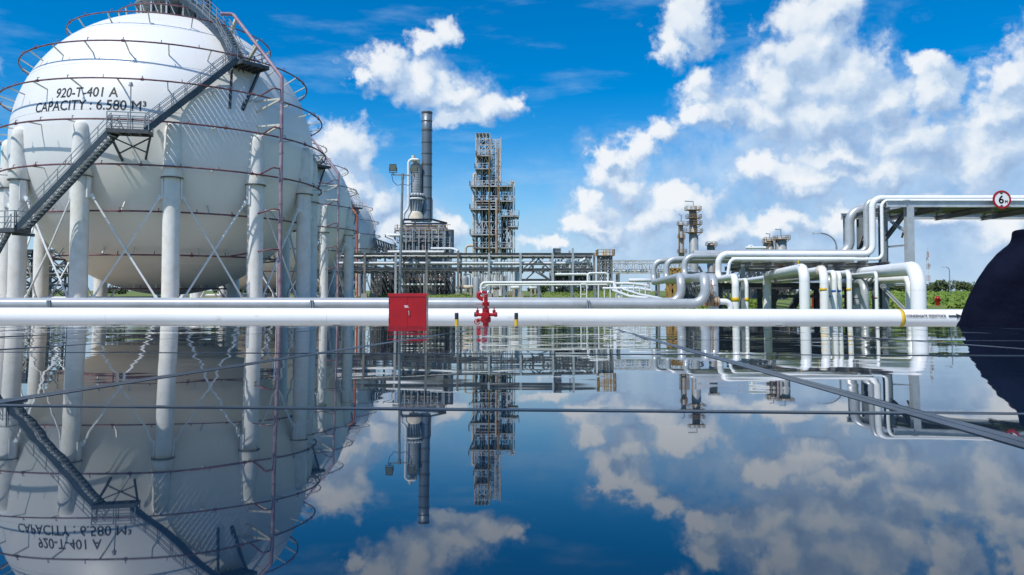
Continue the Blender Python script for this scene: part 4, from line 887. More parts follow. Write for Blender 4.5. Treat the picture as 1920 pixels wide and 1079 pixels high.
for (py, a_, b_, mm) in ((440.5, 744, 833, 'galv'), (457, 747, 846, 'galv'), (434, 743, 840, 'rust_steel'), (474, 747, 844, 'dark_steel')):
    mb = MB(); mb.box((X(a_, YF), YF - 2.2, Z(py, YF)), (X(b_, YF), YF - .05, Z(py, YF) + .18)); pf = mb.build('gallery', mm, fu)
    mb = MB(); railing(mb, [(X(a_, YF), YF - 2.2, Z(py, YF)), (X(b_, YF), YF - 2.2, Z(py, YF))], 1.15, .09, step=2.2); mb.build('gallery_railing', 'galv' if py != 434 else 'ochre', pf)
for px in (757.5, 769.5, 784, 795.5, 810, 822): mb = MB(); mb.cyl((X(px, YF), YF - 2, Z(474, YF)), (X(px, YF), YF - 2, Z(457, YF)), .28, n=10); mb.build('burner_duct', 'galv', fu)
for px in (771, 780, 796, 807, 823): mb = MB(); mb.lathe((X(px, YF), YF - 2, Z(455.5, YF)), [(.1, -.2), (.75, 0), (.7, .2), (.2, .4), (0, .45)], 12); mb.build('vent_cap', 'vessel_dark', fu)
for px in (758, 771, 784, 797, 810, 823):
    mb = MB(); a_, b_, z0, z1 = X(px - 2.4, YF), X(px + 2.4, YF), Z(439, YF), Z(428.5, YF); mb.bar((a_, YF - 1.6, z0), (a_, YF - 1.6, z1), .2); mb.bar((b_, YF - 1.6, z0), (b_, YF - 1.6, z1), .2); mb.bar((a_, YF - 1.6, z1), (b_, YF - 1.6, z1), .25); mb.bar((a_, YF - 1.6, (z0 + z1)/2), (b_, YF - 1.6, (z0 + z1)/2), .2); mb.build('header_box', 'galv_light', fu)
mb = MB()
for px in (743, 757, 778, 806, 833, 846): mb.bar((X(px, YF), YF - 2.3, 0), (X(px, YF), YF - 2.3, Z(457 if px == 846 else 436, YF)), .4)
for k in range(14): mb.bar((X(753, YF), YF - .06, 3.5 + k*.95), (X(836, YF), YF - .06, 3.5 + k*.95), .12, .25)
for k in range(5): px = 752 + k*21; mb.bar((X(px, YF), YF - .12, 0), (X(px, YF), YF - .12, Z(474, YF)), .35)
mb.build('casing_frame', 'galv', fu)
mb = MB()
for k in range(22):
    px = 752 + (k*17 % 86); py = 441 + (k*13 % 33); mb.tube(bends([at(px, py, YF - 1.2), at(px + 3, py, YF - 1.2), at(px + 3, py + 8, YF - 1.2)], .3, 3), .12, 6)
mb.build('burner_piping', 'rust_steel', fu)
for k in range(54):
    px = 745 + (k*29 % 97); py = 421 + (k*19 % 50); mb = MB(); yy_ = YF - 1.4 - .25*(k % 4)
    if k % 3 == 0: mb.bar(at(px, py, yy_), at(px, py + 9 + k % 8, yy_), .2)
    elif k % 3 == 1: mb.tube(bends([at(px, py, yy_), at(px + 4 + k % 5, py, yy_), at(px + 4 + k % 5, py + 6, yy_)], .3, 3), .15, 6)
    else: mb.bar(at(px, py, yy_), at(px + 8, py + (k % 7), yy_), .13)
    mb.build('gallery_pipe', ('rust_steel', 'galv_light', 'ochre', 'dark_steel', 'cream')[k % 5], fu)
for px in (743, 752, 764, 776, 788, 800, 812, 824, 836, 845): mb = MB(); mb.bar((X(px, YF), YF - 2.6, Z(474, YF)), (X(px, YF), YF - 2.6, Z(430 if px < 840 else 445, YF)), .18); mb.build('scaffold_post', 'galv_light' if px % 3 else 'rust_steel', fu)
mb = MB(); mb.cyl((X(838, YF), YF + 5, Z(474, YF)), (X(838, YF), YF + 5, Z(428, YF)), 1.2, n=14); mb.build('side_drum', 'siding', fu)
pipe('pipeline', [at(722, 441.5, YF - 3), at(752, 441.5, YF - 3)], .75, 'white_pipe', 'thick white pipe stub entering the left side of the furnace', 'pipe', n=14, seams=False)
pipe('pipeline', [at(722, 443, YF - 3.6), at(737, 449, YF - 3.6), at(742, 456, YF - 3.6)], .5, 'white_pipe', 'slanting white pipe below the stub left of the furnace', 'pipe', n=12, seams=False)
sk = empty('smokestack', (X(800, YF + 6), YF + 6, 0), 'tall blue grey cylindrical steel stack with ring bands', 'stack'); YS = YF + 6
xs_, r_ = X(799.5, YS), 9.9*YS/F; mb = MB(); zt = Z(210, YS)
mb.lathe((xs_, YS, 0), [(r_*1.03, Z(416, YS)), (r_, Z(395, YS)), (r_*.98, Z(245, YS)), (r_*.97, zt), (r_*.90, zt), (r_*.88, zt - 2)], 36); ssh = mb.build('shaft', 'stack', sk)
for (py, k) in ((212, 1.5), (228, .8), (245, 1.6), (268, .8), (289, .8), (309, 1.6), (331, .8), (352, .8), (373, 1.6), (395, .8)):
    mb = MB(); z_ = Z(py, YS); h_ = .12*k; mb.lathe((xs_, YS, z_), [(r_*.98, -h_), (r_*1.05, -h_), (r_*1.05, h_), (r_*.98, h_)], 36, smooth=False); mb.build('ring_band', 'vessel_dark', sk)
mb = MB(); mb.bar((xs_ + r_*1.05, YS - .6, Z(412, YS)), (xs_ + r_*1.05, YS - .6, Z(375, YS)), .35); mb.build('ladder', 'dark_steel', sk)
YV = YF + 5; rv = empty('reactor_vessel', (X(779, YV), YV, 0), 'grey ribbed reactor vessel with white manifold rings, left of the stack', 'reactor'); xv = X(779.5, YV)
mb = MB(); rr = 10*YV/F; mb.lathe((xv, YV, 0), [(rr*.95, Z(416, YV)), (rr, Z(405, YV)), (rr, Z(312, YV)), (rr*.85, Z(307, YV)), (rr*.4, Z(304.5, YV)), (0, Z(304, YV))], 30); mb.build('shell', 'vessel', rv)
mb = MB()
for k in range(12): z_ = Z(364 - k*4.4, YV); mb.ring((xv, YV, z_), rr*1.005, .05, 30, 5)
mb.build('cladding_rib', 'vessel', rv)
mb = MB(); mb.ring((xv, YV, Z(374, YV)), rr*1.5, .22, 32, 8); mb.ring((xv, YV, Z(366, YV)), rr*1.25, .16, 32, 8); mb.build('manifold_ring', 'white_pipe', rv); mb = MB()
for k in range(16): a = k*math.pi/8; v = Vector((math.cos(a), math.sin(a), 0)); mb.ball(Vector((xv, YV, Z(367, YV))) + v*rr*1.4, .42, 8, 6); mb.tube([Vector((xv, YV, Z(373, YV))) + v*rr*1.4, Vector((xv, YV, Z(396, YV))) + v*rr*1.02], .10, 6)
mb.build('manifold_tube', 'galv_light', rv); mb = MB(); mb.lathe((xv, YV, 0), [(rr*1.55, Z(412, YV)), (rr*1.4, Z(404, YV)), (rr*1.0, Z(397, YV))], 20); mb.build('skirt', 'cream', rv)
mb = MB(); mb.lathe((X(779, YV), YV, 0), [(0, Z(306, YV)), (rr*.8, Z(304, YV)), (rr*.8, Z(300, YV)), (rr*.6, Z(299, YV)), (0, Z(299, YV))], 16); mb.cyl((X(774, YV), YV, Z(300, YV)), (X(774, YV), YV, Z(292, YV)), .45, n=10); mb.build('top_nozzle', 'cream', rv)
pipe('pipeline', [at(785, 305, YV - 1), at(784, 299.5, YV - 1.5), at(766, 299.5, YV - 1.5), at(766, 384, YV - 1.5), at(764, 392, YV - 1.5), at(757, 401, YV - 1.5), at(757, 415, YV - 1.5)], .62, 'white_pipe', 'white gooseneck pipe running down beside the reactor vessel', 'pipe', n=14, seams=False)

# ---------------------------------------------------------------- steel tower
YT = 182
tw = empty('steel_tower', (X(925, YT), YT, 0), 'tall weathered open steel tower full of pipes and dark vessels, right of the stack', 'tower')
TX = lambda zx: X(860 + zx/4.314, YT); TZ = lambda zy: Z(240 + zy/4.314, YT)
ysd = [YT, YT + 4.5, YT + 9]
zz = [0] + [TZ(v) for v in (1040, 970, 865, 760, 660, 595, 475, 395, 335, 230)]
mb = MB(); lattice(mb, [TX(138), TX(190), TX(247), TX(300)], ysd, zz, .24, .18, 'mix', .14); mb.build('lower_frame', 'tower_steel', tw)
mb = MB(); lattice(mb, [TX(138), TX(165), TX(215), TX(250)], ysd[:2], [TZ(230), TZ(190), TZ(140), TZ(95), TZ(48)], .28, .22, 'd', .15); mb.box((TX(132), YT - .6, TZ(48)), (TX(250), YT + 5, TZ(46)))
for k in range(5): mb.bar((TX(133 + k*29), YT - .6, TZ(45)), (TX(148 + k*27), YT - .6, TZ(100)), .14)
mb.build('crown_frame', 'tower_steel', tw)
mb = MB(); lattice(mb, [TX(262), TX(300), TX(338)], ysd[:2], [TZ(v) for v in (440, 395, 335, 285, 230, 190, 140, 95)], .3, .22, 'mix', .15); mb.build('middle_frame', 'tower_steel', tw)
mb = MB(); lattice(mb, [TX(305), TX(345), TX(392), TX(436)], ysd, [0] + [TZ(v) for v in (1040, 930, 820, 715, 595, 475)], .23, .18, 'mix', .14)
for zx in (418, 452): mb.bar((TX(zx), YT - .2, 0), (TX(zx), YT - .2, TZ(430)), .25)
mb.build('side_frame', 'tower_steel', tw)
for (z0, a_, b_) in ((475, 90, 430), (660, 90, 340), (715, 340, 488), (865, 92, 300), (595, 135, 440), (335, 130, 260), (230, 140, 250), (970, 120, 430), (800, 400, 482)):
    mb = MB(); mb.box((TX(a_), YT - 1.3, TZ(z0)), (TX(b_), YT + 8.8, TZ(z0) + .12)); pf = mb.build('platform', 'dark_steel', tw)
    mb = MB(); mb.bar((TX(a_), YT - 1.3, TZ(z0) - .1), (TX(b_), YT - 1.3, TZ(z0) - .1), .14, .22); railing(mb, [(TX(a_), YT + 3, TZ(z0)), (TX(a_), YT - 1.3, TZ(z0)), (TX(b_), YT - 1.3, TZ(z0)), (TX(b_), YT + 3, TZ(z0))], 1.2, .1, step=2.2)
    if a_ < 100: mb.bar((TX(a_), YT - 1, TZ(z0)), (TX(137), YT - 1, TZ(z0 + 45)), .2)
    if b_ > 460: mb.bar((TX(b_), YT - 1, TZ(z0)), (TX(440), YT - 1, TZ(z0 + 50)), .2)
    mb.build('platform_railing', 'tower_steel', pf)
def vess(zx, zy0, zy1, wpx, dy, m, name='vessel'):
    r_ = wpx/2/4.314*YT/F; mb = MB(); x_ = TX(zx); mb.lathe((x_, YT + dy, 0), [(r_*1.15, TZ(zy0)), (r_*1.15, TZ(zy0) + .4), (r_, TZ(zy0) + 1.2), (r_, TZ(zy1) - r_*.5), (r_*.7, TZ(zy1) - r_*.15), (0, TZ(zy1))], 20); return mb.build(name, m, tw)
vess(193, 1060, 225, 46, 4, 'vessel_dark'); vess(232, 1060, 560, 26, 5, 'vessel'); vess(275, 1060, 350, 30, 6, 'vessel_dark'); vess(365, 1060, 690, 40, 5, 'vessel_dark'); vess(372, 640, 520, 36, 5, 'vessel_dark'); vess(410, 830, 600, 26, 4, 'vessel'); vess(300, 1060, 640, 22, 2, 'vessel')
for (zx, z0, z1, w_, m_) in ((320, 600, 170, 7, 'rust_steel'), (312, 1060, 590, 9, 'rust_steel'), (247, 1060, 100, 5, 'ochre'), (330, 1060, 480, 5, 'ochre'), (303, 1060, 590, 6, 'tower_steel'), (345, 300, 85, 5, 'tower_steel')):
    mb = MB(); mb.cyl((TX(zx), YT - 1.5, max(TZ(z0), 0)), (TX(zx), YT - 1.5, TZ(z1)), w_*.75/4.314*YT/F, n=8); mb.build('pipe', m_, tw)
mb = MB(); mb.tube(bends([(TX(117), YT + 2, 0), (TX(117), YT + 2, TZ(362)), (TX(145), YT + 2, TZ(362))], .8, 5), .3, 10); mb.tube(bends([(TX(53), YT + 2, 0), (TX(53), YT + 2, TZ(950)), (TX(110), YT + 2, TZ(950))], .8, 5), .27, 10); mb.tube(bends([(TX(430), YT, TZ(520)), (TX(430), YT, TZ(437)), (TX(450), YT + 1, TZ(437))], .5, 4), .28, 10); mb.build('lagged_pipe', 'cream', tw)
for k in range(40):
    mb = MB(); zx = 145 + (k*53 % 290); zy = 350 + (k*97 % 640)
    if zx > 300 and zy < 480: continue
    dx = 12 + k*7 % 22; mb.tube(bends([(TX(zx), YT + 1 + k % 3, TZ(zy)), (TX(zx + dx), YT + 1 + k % 3, TZ(zy)), (TX(zx + dx), YT + 1 + k % 3, TZ(zy + 26))], .4, 3), .16 + .05*(k % 3), 7); mb.build('small_pipe', ('galv', 'cream', 'rust_steel', 'galv_light')[k % 4], tw)
mb = MB(); mb.bar((TX(345), YT, TZ(435)), (TX(410), YT, TZ(462)), .08); mb.box((TX(185), YT + 1, TZ(120)), (TX(212), YT + 3, TZ(90))); mb.build('hoist', 'dark_steel', tw)

# ---------------------------------------------------------------- low white pipes and equipment in the middle distance
YL = 95
lp = pipe('pipeline', [at(902, 556, YL), at(902, 530.5, YL), at(1151, 529.5, YL), at(1155, 544, YL - 8), at(1162, 559, YL - 20)], .34, 'white_pipe', 'white pipe on posts over the grass behind the hydrant, upper one of two', 'pipe', n=16)
pipe('pipeline', [at(912, 557, YL + .5), at(912, 535, YL + .5), at(1138, 534, YL + .5)], .2, 'white_pipe', 'thinner white pipe under the upper one over the grass behind the hydrant', 'pipe', n=12)
pipe('pipeline', [at(915, 559, YL - 1), at(945, 559, YL - 1), at(1050, 559.5, YL - 1)], .12, 'white_pipe', 'thin white pipe lying on the grass right of the hydrant', 'pipe', n=10)
for i, px in enumerate((945, 1010, 1072, 1115)):
    ps = empty('pipe_support', (X(px, YL), YL, 0), 'grey steel post on a concrete foot carrying the two white pipes over the grass', 'pipe support', 'posts under the white pipes over the grass')
    mb = MB(); mb.ibeam((X(px, YL), YL - .1, .4), (X(px, YL), YL - .1, Z(535.5, YL)), .3, .3, up=(0, 1, 0), t=.06); mb.ibeam((X(px + 4, YL), YL + 1.4, .4), (X(px + 4, YL), YL + 1.4, Z(535.5, YL)), .25, .25, up=(0, 1, 0), t=.06); mb.ibeam((X(px, YL), YL - .25, Z(537, YL)), (X(px + 4, YL), YL + 1.6, Z(537, YL)), .25, .25); mb.build('post', 'galv', ps)
    mb = MB(); mb.box((X(px, YL) - .45, YL - .55, 0), (X(px, YL) + .45, YL + .35, .42)); mb.build('foot', 'concrete', ps)
fr2 = empty('goalpost', (X(1100, 88), 88, 0), 'white tubular goalpost frame on the grass before the equipment skid', 'pipe frame', None); mb = MB()
for a_, b_, t_, l_ in ((1089, 1100, 532, 552),): mb.tube(bends([(X(a_, 88), 88, 0), (X(a_, 88), 88, Z(t_, 88)), (X(b_, 88), 88, Z(t_, 88)), (X(b_, 88), 88, 0)], .2, 3), .07, 8); mb.bar((X(a_, 88), 88, Z(l_, 88)), (X(b_, 88), 88, Z(l_, 88)), .09)
mb.build('tube', 'white_pipe', fr2)
for (pts, dia, lab) in (([(1041, 515, 110), (1104, 514.5, 110), (1104, 528, 110)], .35, 'white pipe at mid height before the right end of the far rack'), ([(1102, 529, 108), (1102, 512.5, 108), (1140, 512.5, 108), (1140, 530, 108)], .3, 'white inverted U pipe before the steel platform tower'),
    ([(1120, 532, 100), (1185, 532, 100), (1215, 536, 92)], .35, 'white pipe running right from the mid field pipes towards the grey loops'), ([(1130, 541, 85), (1195, 541, 85), (1222, 545, 80)], .28, 'white pipe low on the grass left of the grey loops'), ([(1150, 545, 80), (1180, 556, 70), (1215, 560, 66)], .3, 'white pipe descending across the grass left of the grey loops'), ([(1160, 540, 90), (1200, 553, 72), (1240, 561, 62)], .28, 'second white pipe slanting across the grass left of the grey loops')):
    pipe('pipeline', [at(*p) for p in pts], dia, 'white_pipe', lab, 'pipe', n=12, seams=False)
for k in range(9):
    px = 1122 + k*11; Yk = 92 - k*1.5; o = pipe('pipe_post', [(X(px, Yk), Yk, 0), (X(px, Yk), Yk, Z(534 + (k % 2)*4, Yk))], .14, 'white_pipe', 'slim white post under the mid field pipes left of the grey loops', 'post', n=8, group='white posts left of the grey loops', seams=False)
def vdrum(px, Y, pyt, pyb, wpx, m, label, group=None):
    r_ = wpx/2*Y/F; zt = Z(pyt, Y); zb = max(Z(pyb, Y), 0); x_ = X(px, Y); v = empty('process_vessel', (x_, Y, 0), label, 'vessel', group)
    mb = MB(); mb.lathe((x_, Y, 0), [(r_, zb), (r_, zt - r_*.6), (r_*.8, zt - r_*.25), (r_*.4, zt - .05*r_), (0, zt)], 20); mb.build('shell', m, v)
    mb = MB(); mb.cyl((x_, Y, zt - .1), (x_, Y, zt + r_*.5), r_*.25, n=8); mb.tube(bends([(x_, Y, zt + r_*.3), (x_ + r_*1.4, Y, zt + r_*.3), (x_ + r_*1.4, Y, 0)], r_*.3, 4), r_*.16, 8); mb.build('nozzle_pipe', 'galv', v)
    return v
def hdrum(px0, px1, py, dpx, Y, m, label, group=None):
    r_ = dpx/2*Y/F; z_ = Z(py, Y); x0, x1 = X(px0, Y), X(px1, Y); v = empty('horizontal_drum', ((x0 + x1)/2, Y, 0), label, 'drum', group)
    mb = MB(); mb.lathe((x0, Y, z_), [(0, -r_*.5), (r_*.6, -r_*.35), (r_, 0), (r_, x1 - x0), (r_*.6, x1 - x0 + r_*.35), (0, x1 - x0 + r_*.5)], 20, (1, 0, 0)); mb.build('shell', m, v)
    for t in (.2, .8): mb = MB(); xx = x0 + (x1 - x0)*t; mb.box((xx - .2, Y - r_*.8, 0), (xx + .2, Y + r_*.8, z_ - r_*.6)); mb.build('saddle', 'concrete', v)
bd = empty('control_building', (X(975, 215), 215, 0), 'plain white building block behind the far rack right of the tower foot', 'building')
mb = MB(); mb.box((X(908, 215), 215, 0), (X(942, 215), 230, Z(513, 215))); mb.box((X(943, 215), 214, 0), (X(952, 215), 230, Z(516, 215))); mb.build('wall', 'bldg', bd); mb = MB(); mb.box((X(907, 215), 214.8, Z(513, 215)), (X(942.5, 215), 230.2, Z(512, 215))); mb.build('roof', 'galv', bd)
mb = MB()
for k in range(7): mb.box((X(943.5 + k*1.2, 215), 213.9, 1), (X(944.1 + k*1.2, 215), 213.98, Z(518, 215)))
mb.build('louvre', 'galv', bd)
vdrum(970, 190, 503, 560, 11, 'bldg', 'white vertical vessel between the tower foot and the open rack bay')
vdrum(871, 160, 517, 540, 16, 'vessel', 'squat grey drum behind the rack right of the furnace'); hdrum(870, 886, 539, 8, 156, 'cream', 'cream horizontal drum low behind the rack right of the furnace')
vdrum(893, 118, 519, 560, 12, 'vessel', 'shiny silver clad vessel beside the mid field pipe, left of the hydrant')
random.seed(11)
for k in range(16):
    px = 702 + k*9.5 + random.uniform(-2, 2)
    if 866 < px < 900: continue
    vdrum(px, 150 + random.uniform(0, 10), random.choice((514, 520, 526, 531)), 562, random.choice((4, 5, 7)), random.choice(('bldg', 'vessel', 'vessel_dark', 'cream')), 'small process vessel crowded under the far rack beside the furnace', 'small vessels under the far rack')
for k in range(9): px = 755 + k*34; hdrum(px, px + random.uniform(10, 20), random.uniform(539, 544), random.choice((5, 7)), 150 + random.uniform(0, 12), random.choice(('vessel', 'bldg', 'rust_steel', 'vessel_dark')), 'small horizontal drum low under the far rack', 'small drums under the far rack')
for k in range(9):
    x_ = 700 + k*17; Yk = 146 + (k % 3)*3; f = empty('process_skid', (X(x_, Yk), Yk, 0), 'dark open steel equipment frame under the left half of the far rack', 'steel frame', 'dark frames under the far rack'); mb = MB()
    lattice(mb, [X(x_, Yk), X(x_ + 8, Yk), X(x_ + 15, Yk)], [Yk, Yk + 3], [0, 1.6, 3.2, Z(511, Yk)], .26, .22, 'mix', .14); mb.build('frame', 'dark_steel', f); mb = MB()
    for q in range(5): mb.tube(bends([at(x_ + q*3, 548, Yk + 1), at(x_ + q*3, 520 + (q*7 + k*3) % 14, Yk + 1), at(x_ + q*3 + 6, 520 + (q*7 + k*3) % 14, Yk + 1)], .2, 3), .12, 6)
    mb.build('piping', ('galv_light', 'rust_steel', 'galv')[k % 3], f)
es = empty('equipment_skid', (X(1078, 142), 142, 0), 'dark equipment skid with rows of valves under the right end of the far rack', 'skid'); mb = MB()
lattice(mb, [X(px, 142) for px in (1042, 1058, 1075, 1092, 1110)], [142, 146], [0, Z(535, 142), Z(518, 142), Z(499, 142)], .25, .2, 'd', .12); mb.box((X(1043, 142), 143, Z(532, 142)), (X(1110, 142), 146, Z(518, 142))); mb.build('frame', 'dark_steel', es); mb = MB()
for k in range(22): px = 1043 + k*3; mb.cyl((X(px, 142), 141.6, Z(513 - (k*5 % 7), 142)), (X(px, 142), 141.6, Z(499 + (k*3 % 5), 142)), .16, n=6)
for k in range(18): px = 1044 + k*3.6; mb.ball((X(px, 142), 141.7, Z(541 - (k*5 % 8), 142)), .28, 8, 6)
mb.build('valve_row', 'galv_light', es)
# platform tower and truss bridge
pt = empty('platform_tower', (X(1135, 150), 150, 0), 'slim steel tower with a rust railed platform, left of the far truss bridge', 'tower'); mb = MB()
lattice(mb, [X(1124, 150), X(1135, 150), X(1147, 150)], [150, 153], [0, Z(530, 150), Z(505, 150), Z(489, 150), Z(480, 150)], .3, .25, 'x', .14); mb.build('frame', 'rack_steel', pt); mb = MB()
mb.box((X(1121, 150), 149.5, Z(480, 150)), (X(1152, 150), 153.5, Z(479, 150))); p_ = mb.build('platform', 'rust_steel', pt); mb = MB(); railing(mb, [(X(1121, 150), 153.5, Z(479, 150)), (X(1121, 150), 149.5, Z(479, 150)), (X(1152, 150), 149.5, Z(479, 150)), (X(1152, 150), 153.5, Z(479, 150))], 1.1, .1, step=1.1); mb.build('railing', 'ochre', p_)
mb = MB()
for px in (1130, 1134, 1137, 1143): mb.cyl((X(px, 151), 151, Z(510, 150)), (X(px, 151), 151, Z(469 + (px % 3), 150)), .2, n=8)
mb.build('vent_pipe', 'cream', pt)
tbx = empty('truss_bridge', (X(1190, 200), 200, 0), 'long grey truss pipe bridge beyond the grey loops', 'truss bridge'); mb = MB(); n_ = 11; xa, xb = X(1149, 200), X(1300, 200)
for yy in (200, 203.5):
    for py in (489, 494, 512): mb.bar((xa, yy, Z(py, 200)), (xb, yy, Z(py, 200)), .3)
    for k in range(n_):
        x0, x1 = xa + (xb - xa)*k/n_, xa + (xb - xa)*(k + 1)/n_; mb.bar((x0, yy, Z(512, 200)), (x0, yy, Z(489, 200)), .22); mb.bar((x0, yy, Z(512 if k % 2 else 492, 200)), (x1, yy, Z(492 if k % 2 else 512, 200)), .2)
mb.build('truss', 'tower_steel', tbx); mb = MB(); mb.tube([(xa, 201, Z(508, 200)), (xb, 201, Z(508, 200))], .4, 8); mb.tube([(xa, 202.3, Z(507, 200)), (xb, 202.3, Z(507, 200))], .3, 8); mb.build('carried_pipe', 'white_pipe', tbx)
for px in (1160, 1235, 1290): mb = MB(); mb.bar((X(px, 200), 200, 0), (X(px, 200), 200, Z(512, 200)), .5); mb.bar((X(px, 200), 203.5, 0), (X(px, 200), 203.5, Z(512, 200)), .5); mb.build('pier', 'rack_steel', tbx)

# ---------------------------------------------------------------- far columns on the right
def column_unit(px, Y, segs, plats, label, davit=None, name='distillation_column'):
    x_ = X(px, Y); c = empty(name, (x_, Y, 0), label, 'column'); k_ = Y/F; mb = MB(); prof = []
    for (w_, y0, y1) in segs: prof += [(w_/2*k_, max(Z(y0, Y), 0)), (w_/2*k_, Z(y1, Y))]
    prof.append((0, prof[-1][1] + .5)); mb.lathe((x_, Y, 0), prof, 20); mb.build('shell', 'vessel', c)
    for (py, a_, b_) in plats:
        mb = MB(); z_ = Z(py, Y); xa, xb = x_ + a_*k_, x_ + b_*k_; d_ = segs[0][0]/2*k_ + 1
        mb.box((xa, Y - d_, z_), (xb, Y + d_*.6, z_ + .2)); pf = mb.build('platform', 'rust_steel', c); mb = MB(); railing(mb, [(xa, Y + d_*.6, z_), (xa, Y - d_, z_), (xb, Y - d_, z_), (xb, Y + d_*.6, z_)], 1.4, .14, step=1.8); mb.bar((xa, Y - d_, z_), (x_, Y - d_*.4, z_ - 2), .2); mb.bar((xb, Y - d_, z_), (x_, Y - d_*.4, z_ - 2), .2); mb.build('railing', 'ochre', pf)
    mb = MB(); w_ = segs[-1][0]/2*k_ + .4; zt = Z(segs[-1][2], Y)
    mb.tube([(x_ - w_, Y - .6, 0), (x_ - w_, Y - .6, zt*.96)], .22, 6); mb.tube([(x_ + w_*.6, Y - 1.2, 0), (x_ + w_*.6, Y - 1.2, zt*.9)], .16, 6); mb.build('downcomer', 'rust_steel', c)
    if davit:
        mb = MB(); mb.tube([(x_, Y, zt), (x_, Y, zt + davit[0]), (x_ + davit[1], Y, zt + davit[0] + .2)], .18, 6); mb.build('davit', 'galv', c)
    return c
column_unit(1301, 300, [(17, 560, 443), (12, 441, 388)], [(437, -16, 14), (422, -5, 13), (410, -13, 12), (395, -15, 12)], 'tallest far column with rusty platforms, right of centre', (2, -3.4))
column_unit(1278, 302, [(8, 560, 450), (7, 449, 418)], [(423, -7, 12), (447, -6, 5), (475, -7, 8)], 'slimmer far column just left of the tallest one', (3, -1))
column_unit(1334, 305, [(12, 560, 457)], [(461, -9, 8)], 'short far column with rusty railing, right of the tallest one')
column_unit(1465, 290, [(20, 560, 446)], [(450, -12, 12)], 'stout far silver column of the right cluster', (3, -2.2))
column_unit(1444, 292, [(12, 560, 449)], [(453, -10, 8)], 'middle far silver column of the right cluster', (2, -1.5)); column_unit(1436, 288, [(6, 560, 453)], [(456, -5, 8)], 'thinnest far silver column of the right cluster')
cp = empty('process_skid', (X(1418, 285), 285, 0), 'low far frame with white pipes left of the right column cluster', 'steel frame'); mb = MB(); lattice(mb, [X(px, 285) for px in (1400, 1412, 1424, 1436)], [285, 290], [0, Z(520, 285), Z(490, 285), Z(470, 285)], .35, .35, 'x', .2); mb.build('frame', 'galv', cp); mb = MB(); mb.tube([at(1398, 465, 284), at(1436, 465, 284)], .5, 8); mb.tube(bends([at(1404, 470, 284), at(1404, 461, 284), at(1412, 461, 284), at(1412, 470, 284)], .6, 4), .35, 8); mb.build('piping', 'white_pipe', cp)
for (px, w_, t_, lab) in ((1320, 90, 512, 'dark far equipment frame seen below the grey loops'), (1440, 100, 508, 'dark far equipment frame seen below the white upper pipes')):
    Y = 120; f = empty('process_skid', (X(px, Y), Y, 0), lab, 'steel frame'); mb = MB(); xs_l = [X(px - w_/2 + w_*k/6, Y) for k in range(7)]
    lattice(mb, xs_l, [Y, Y + 5], [0, Z(540, Y), Z(526, Y), Z(t_, Y)], .28, .24, 'mix', .14); mb.build('frame', 'dark_steel', f); mb = MB()
    for k in range(18): a_ = at(px - w_/2 + w_*((k*7) % 18)/18, 545 - (k*5 % 26), Y + 2); mb.tube(bends([a_, a_ + Vector((1.6, 0, 0)), a_ + Vector((1.6, 0, -1.2))], .2, 3), .16 + .05*(k % 3), 7)
    mb.build('piping', 'galv_light' if px < 1400 else 'rust_steel', f)
    mb = MB(); mb.box((X(px - w_*.36, Y), Y + 2, 0), (X(px - w_*.1, Y), Y + 5, Z(522, Y))); mb.box((X(px + w_*.1, Y), Y + 2.5, 0), (X(px + w_*.42, Y), Y + 5, Z(528, Y))); mb.build('machine_block', 'siding', f)
yl = empty('process_skid', (X(1263, 118), 118, 0), 'yellow ochre machine frame glimpsed between the grey loops', 'steel frame'); mb = MB(); lattice(mb, [X(1256, 118), X(1265, 118), X(1275, 118)], [118, 120], [0, Z(530, 118), Z(505, 118)], .4, .4, 'x', .3); mb.build('frame', 'ochre', yl)
hdrum(1180, 1225, 526, 7, 150, 'bldg', 'long white drum below the far truss bridge')
# left edge background: dark steelwork and pipe rack seen between the columns
lf = empty('process_skid', (X(60, 150), 150, 0), 'dark steelwork behind the left columns of the nearest tank', 'steel frame'); mb = MB(); lattice(mb, [X(px, 150) for px in (-60, -30, 0, 30, 62, 95, 130)], [150, 155], [0, 2.5, 4.5, Z(485, 150), Z(470, 150)], .35, .4, 'x', .2); mb.box((X(-60, 150), 149, Z(476, 150)), (X(65, 150), 156, Z(470, 150))); mb.build('frame', 'dark_steel', lf); mb = MB()
for k in range(3): mb.tube([at(-60, 486 + k*14, 148.5), at(130, 486 + k*14, 148.5)], .22, 8)
mb.build('piping', 'dark_steel', lf)

# catwalk slope left of the furnace
cw = empty('conveyor_gantry', (X(715, 160), 160, 0), 'sloping lattice gantry between the farthest tank and the furnace', 'gantry'); mb = MB()
A, B = at(700, 447, 162), at(742, 462, 168)
for off in (Vector((0, 0, 0)), Vector((0, 0, -1.8)), Vector((0, 2, 0)), Vector((0, 2, -1.8))): mb.bar(A + off, B + off, .22)
for k in range(9):
    p, q = A.lerp(B, k/9), A.lerp(B, (k + 1)/9); mb.bar(p, q - U*1.8, .14); mb.bar(p, p - U*1.8, .14); mb.bar(p + Vector((0, 2, 0)), q + Vector((0, 2, -1.8)), .14)
for px in (705, 722, 738): mb.bar((X(px, 164), 164, 0), (X(px, 164), 164, Z(458, 164)), .35)
for k in range(14): a_ = at(700 + k*3, 462 + (k*7 % 12), 166); mb.bar(a_, a_ + Vector((.9, 0, -.8)), .2); mb.bar(a_, a_ - U*1.4, .16)
mb.build('lattice', 'rack_steel', cw)

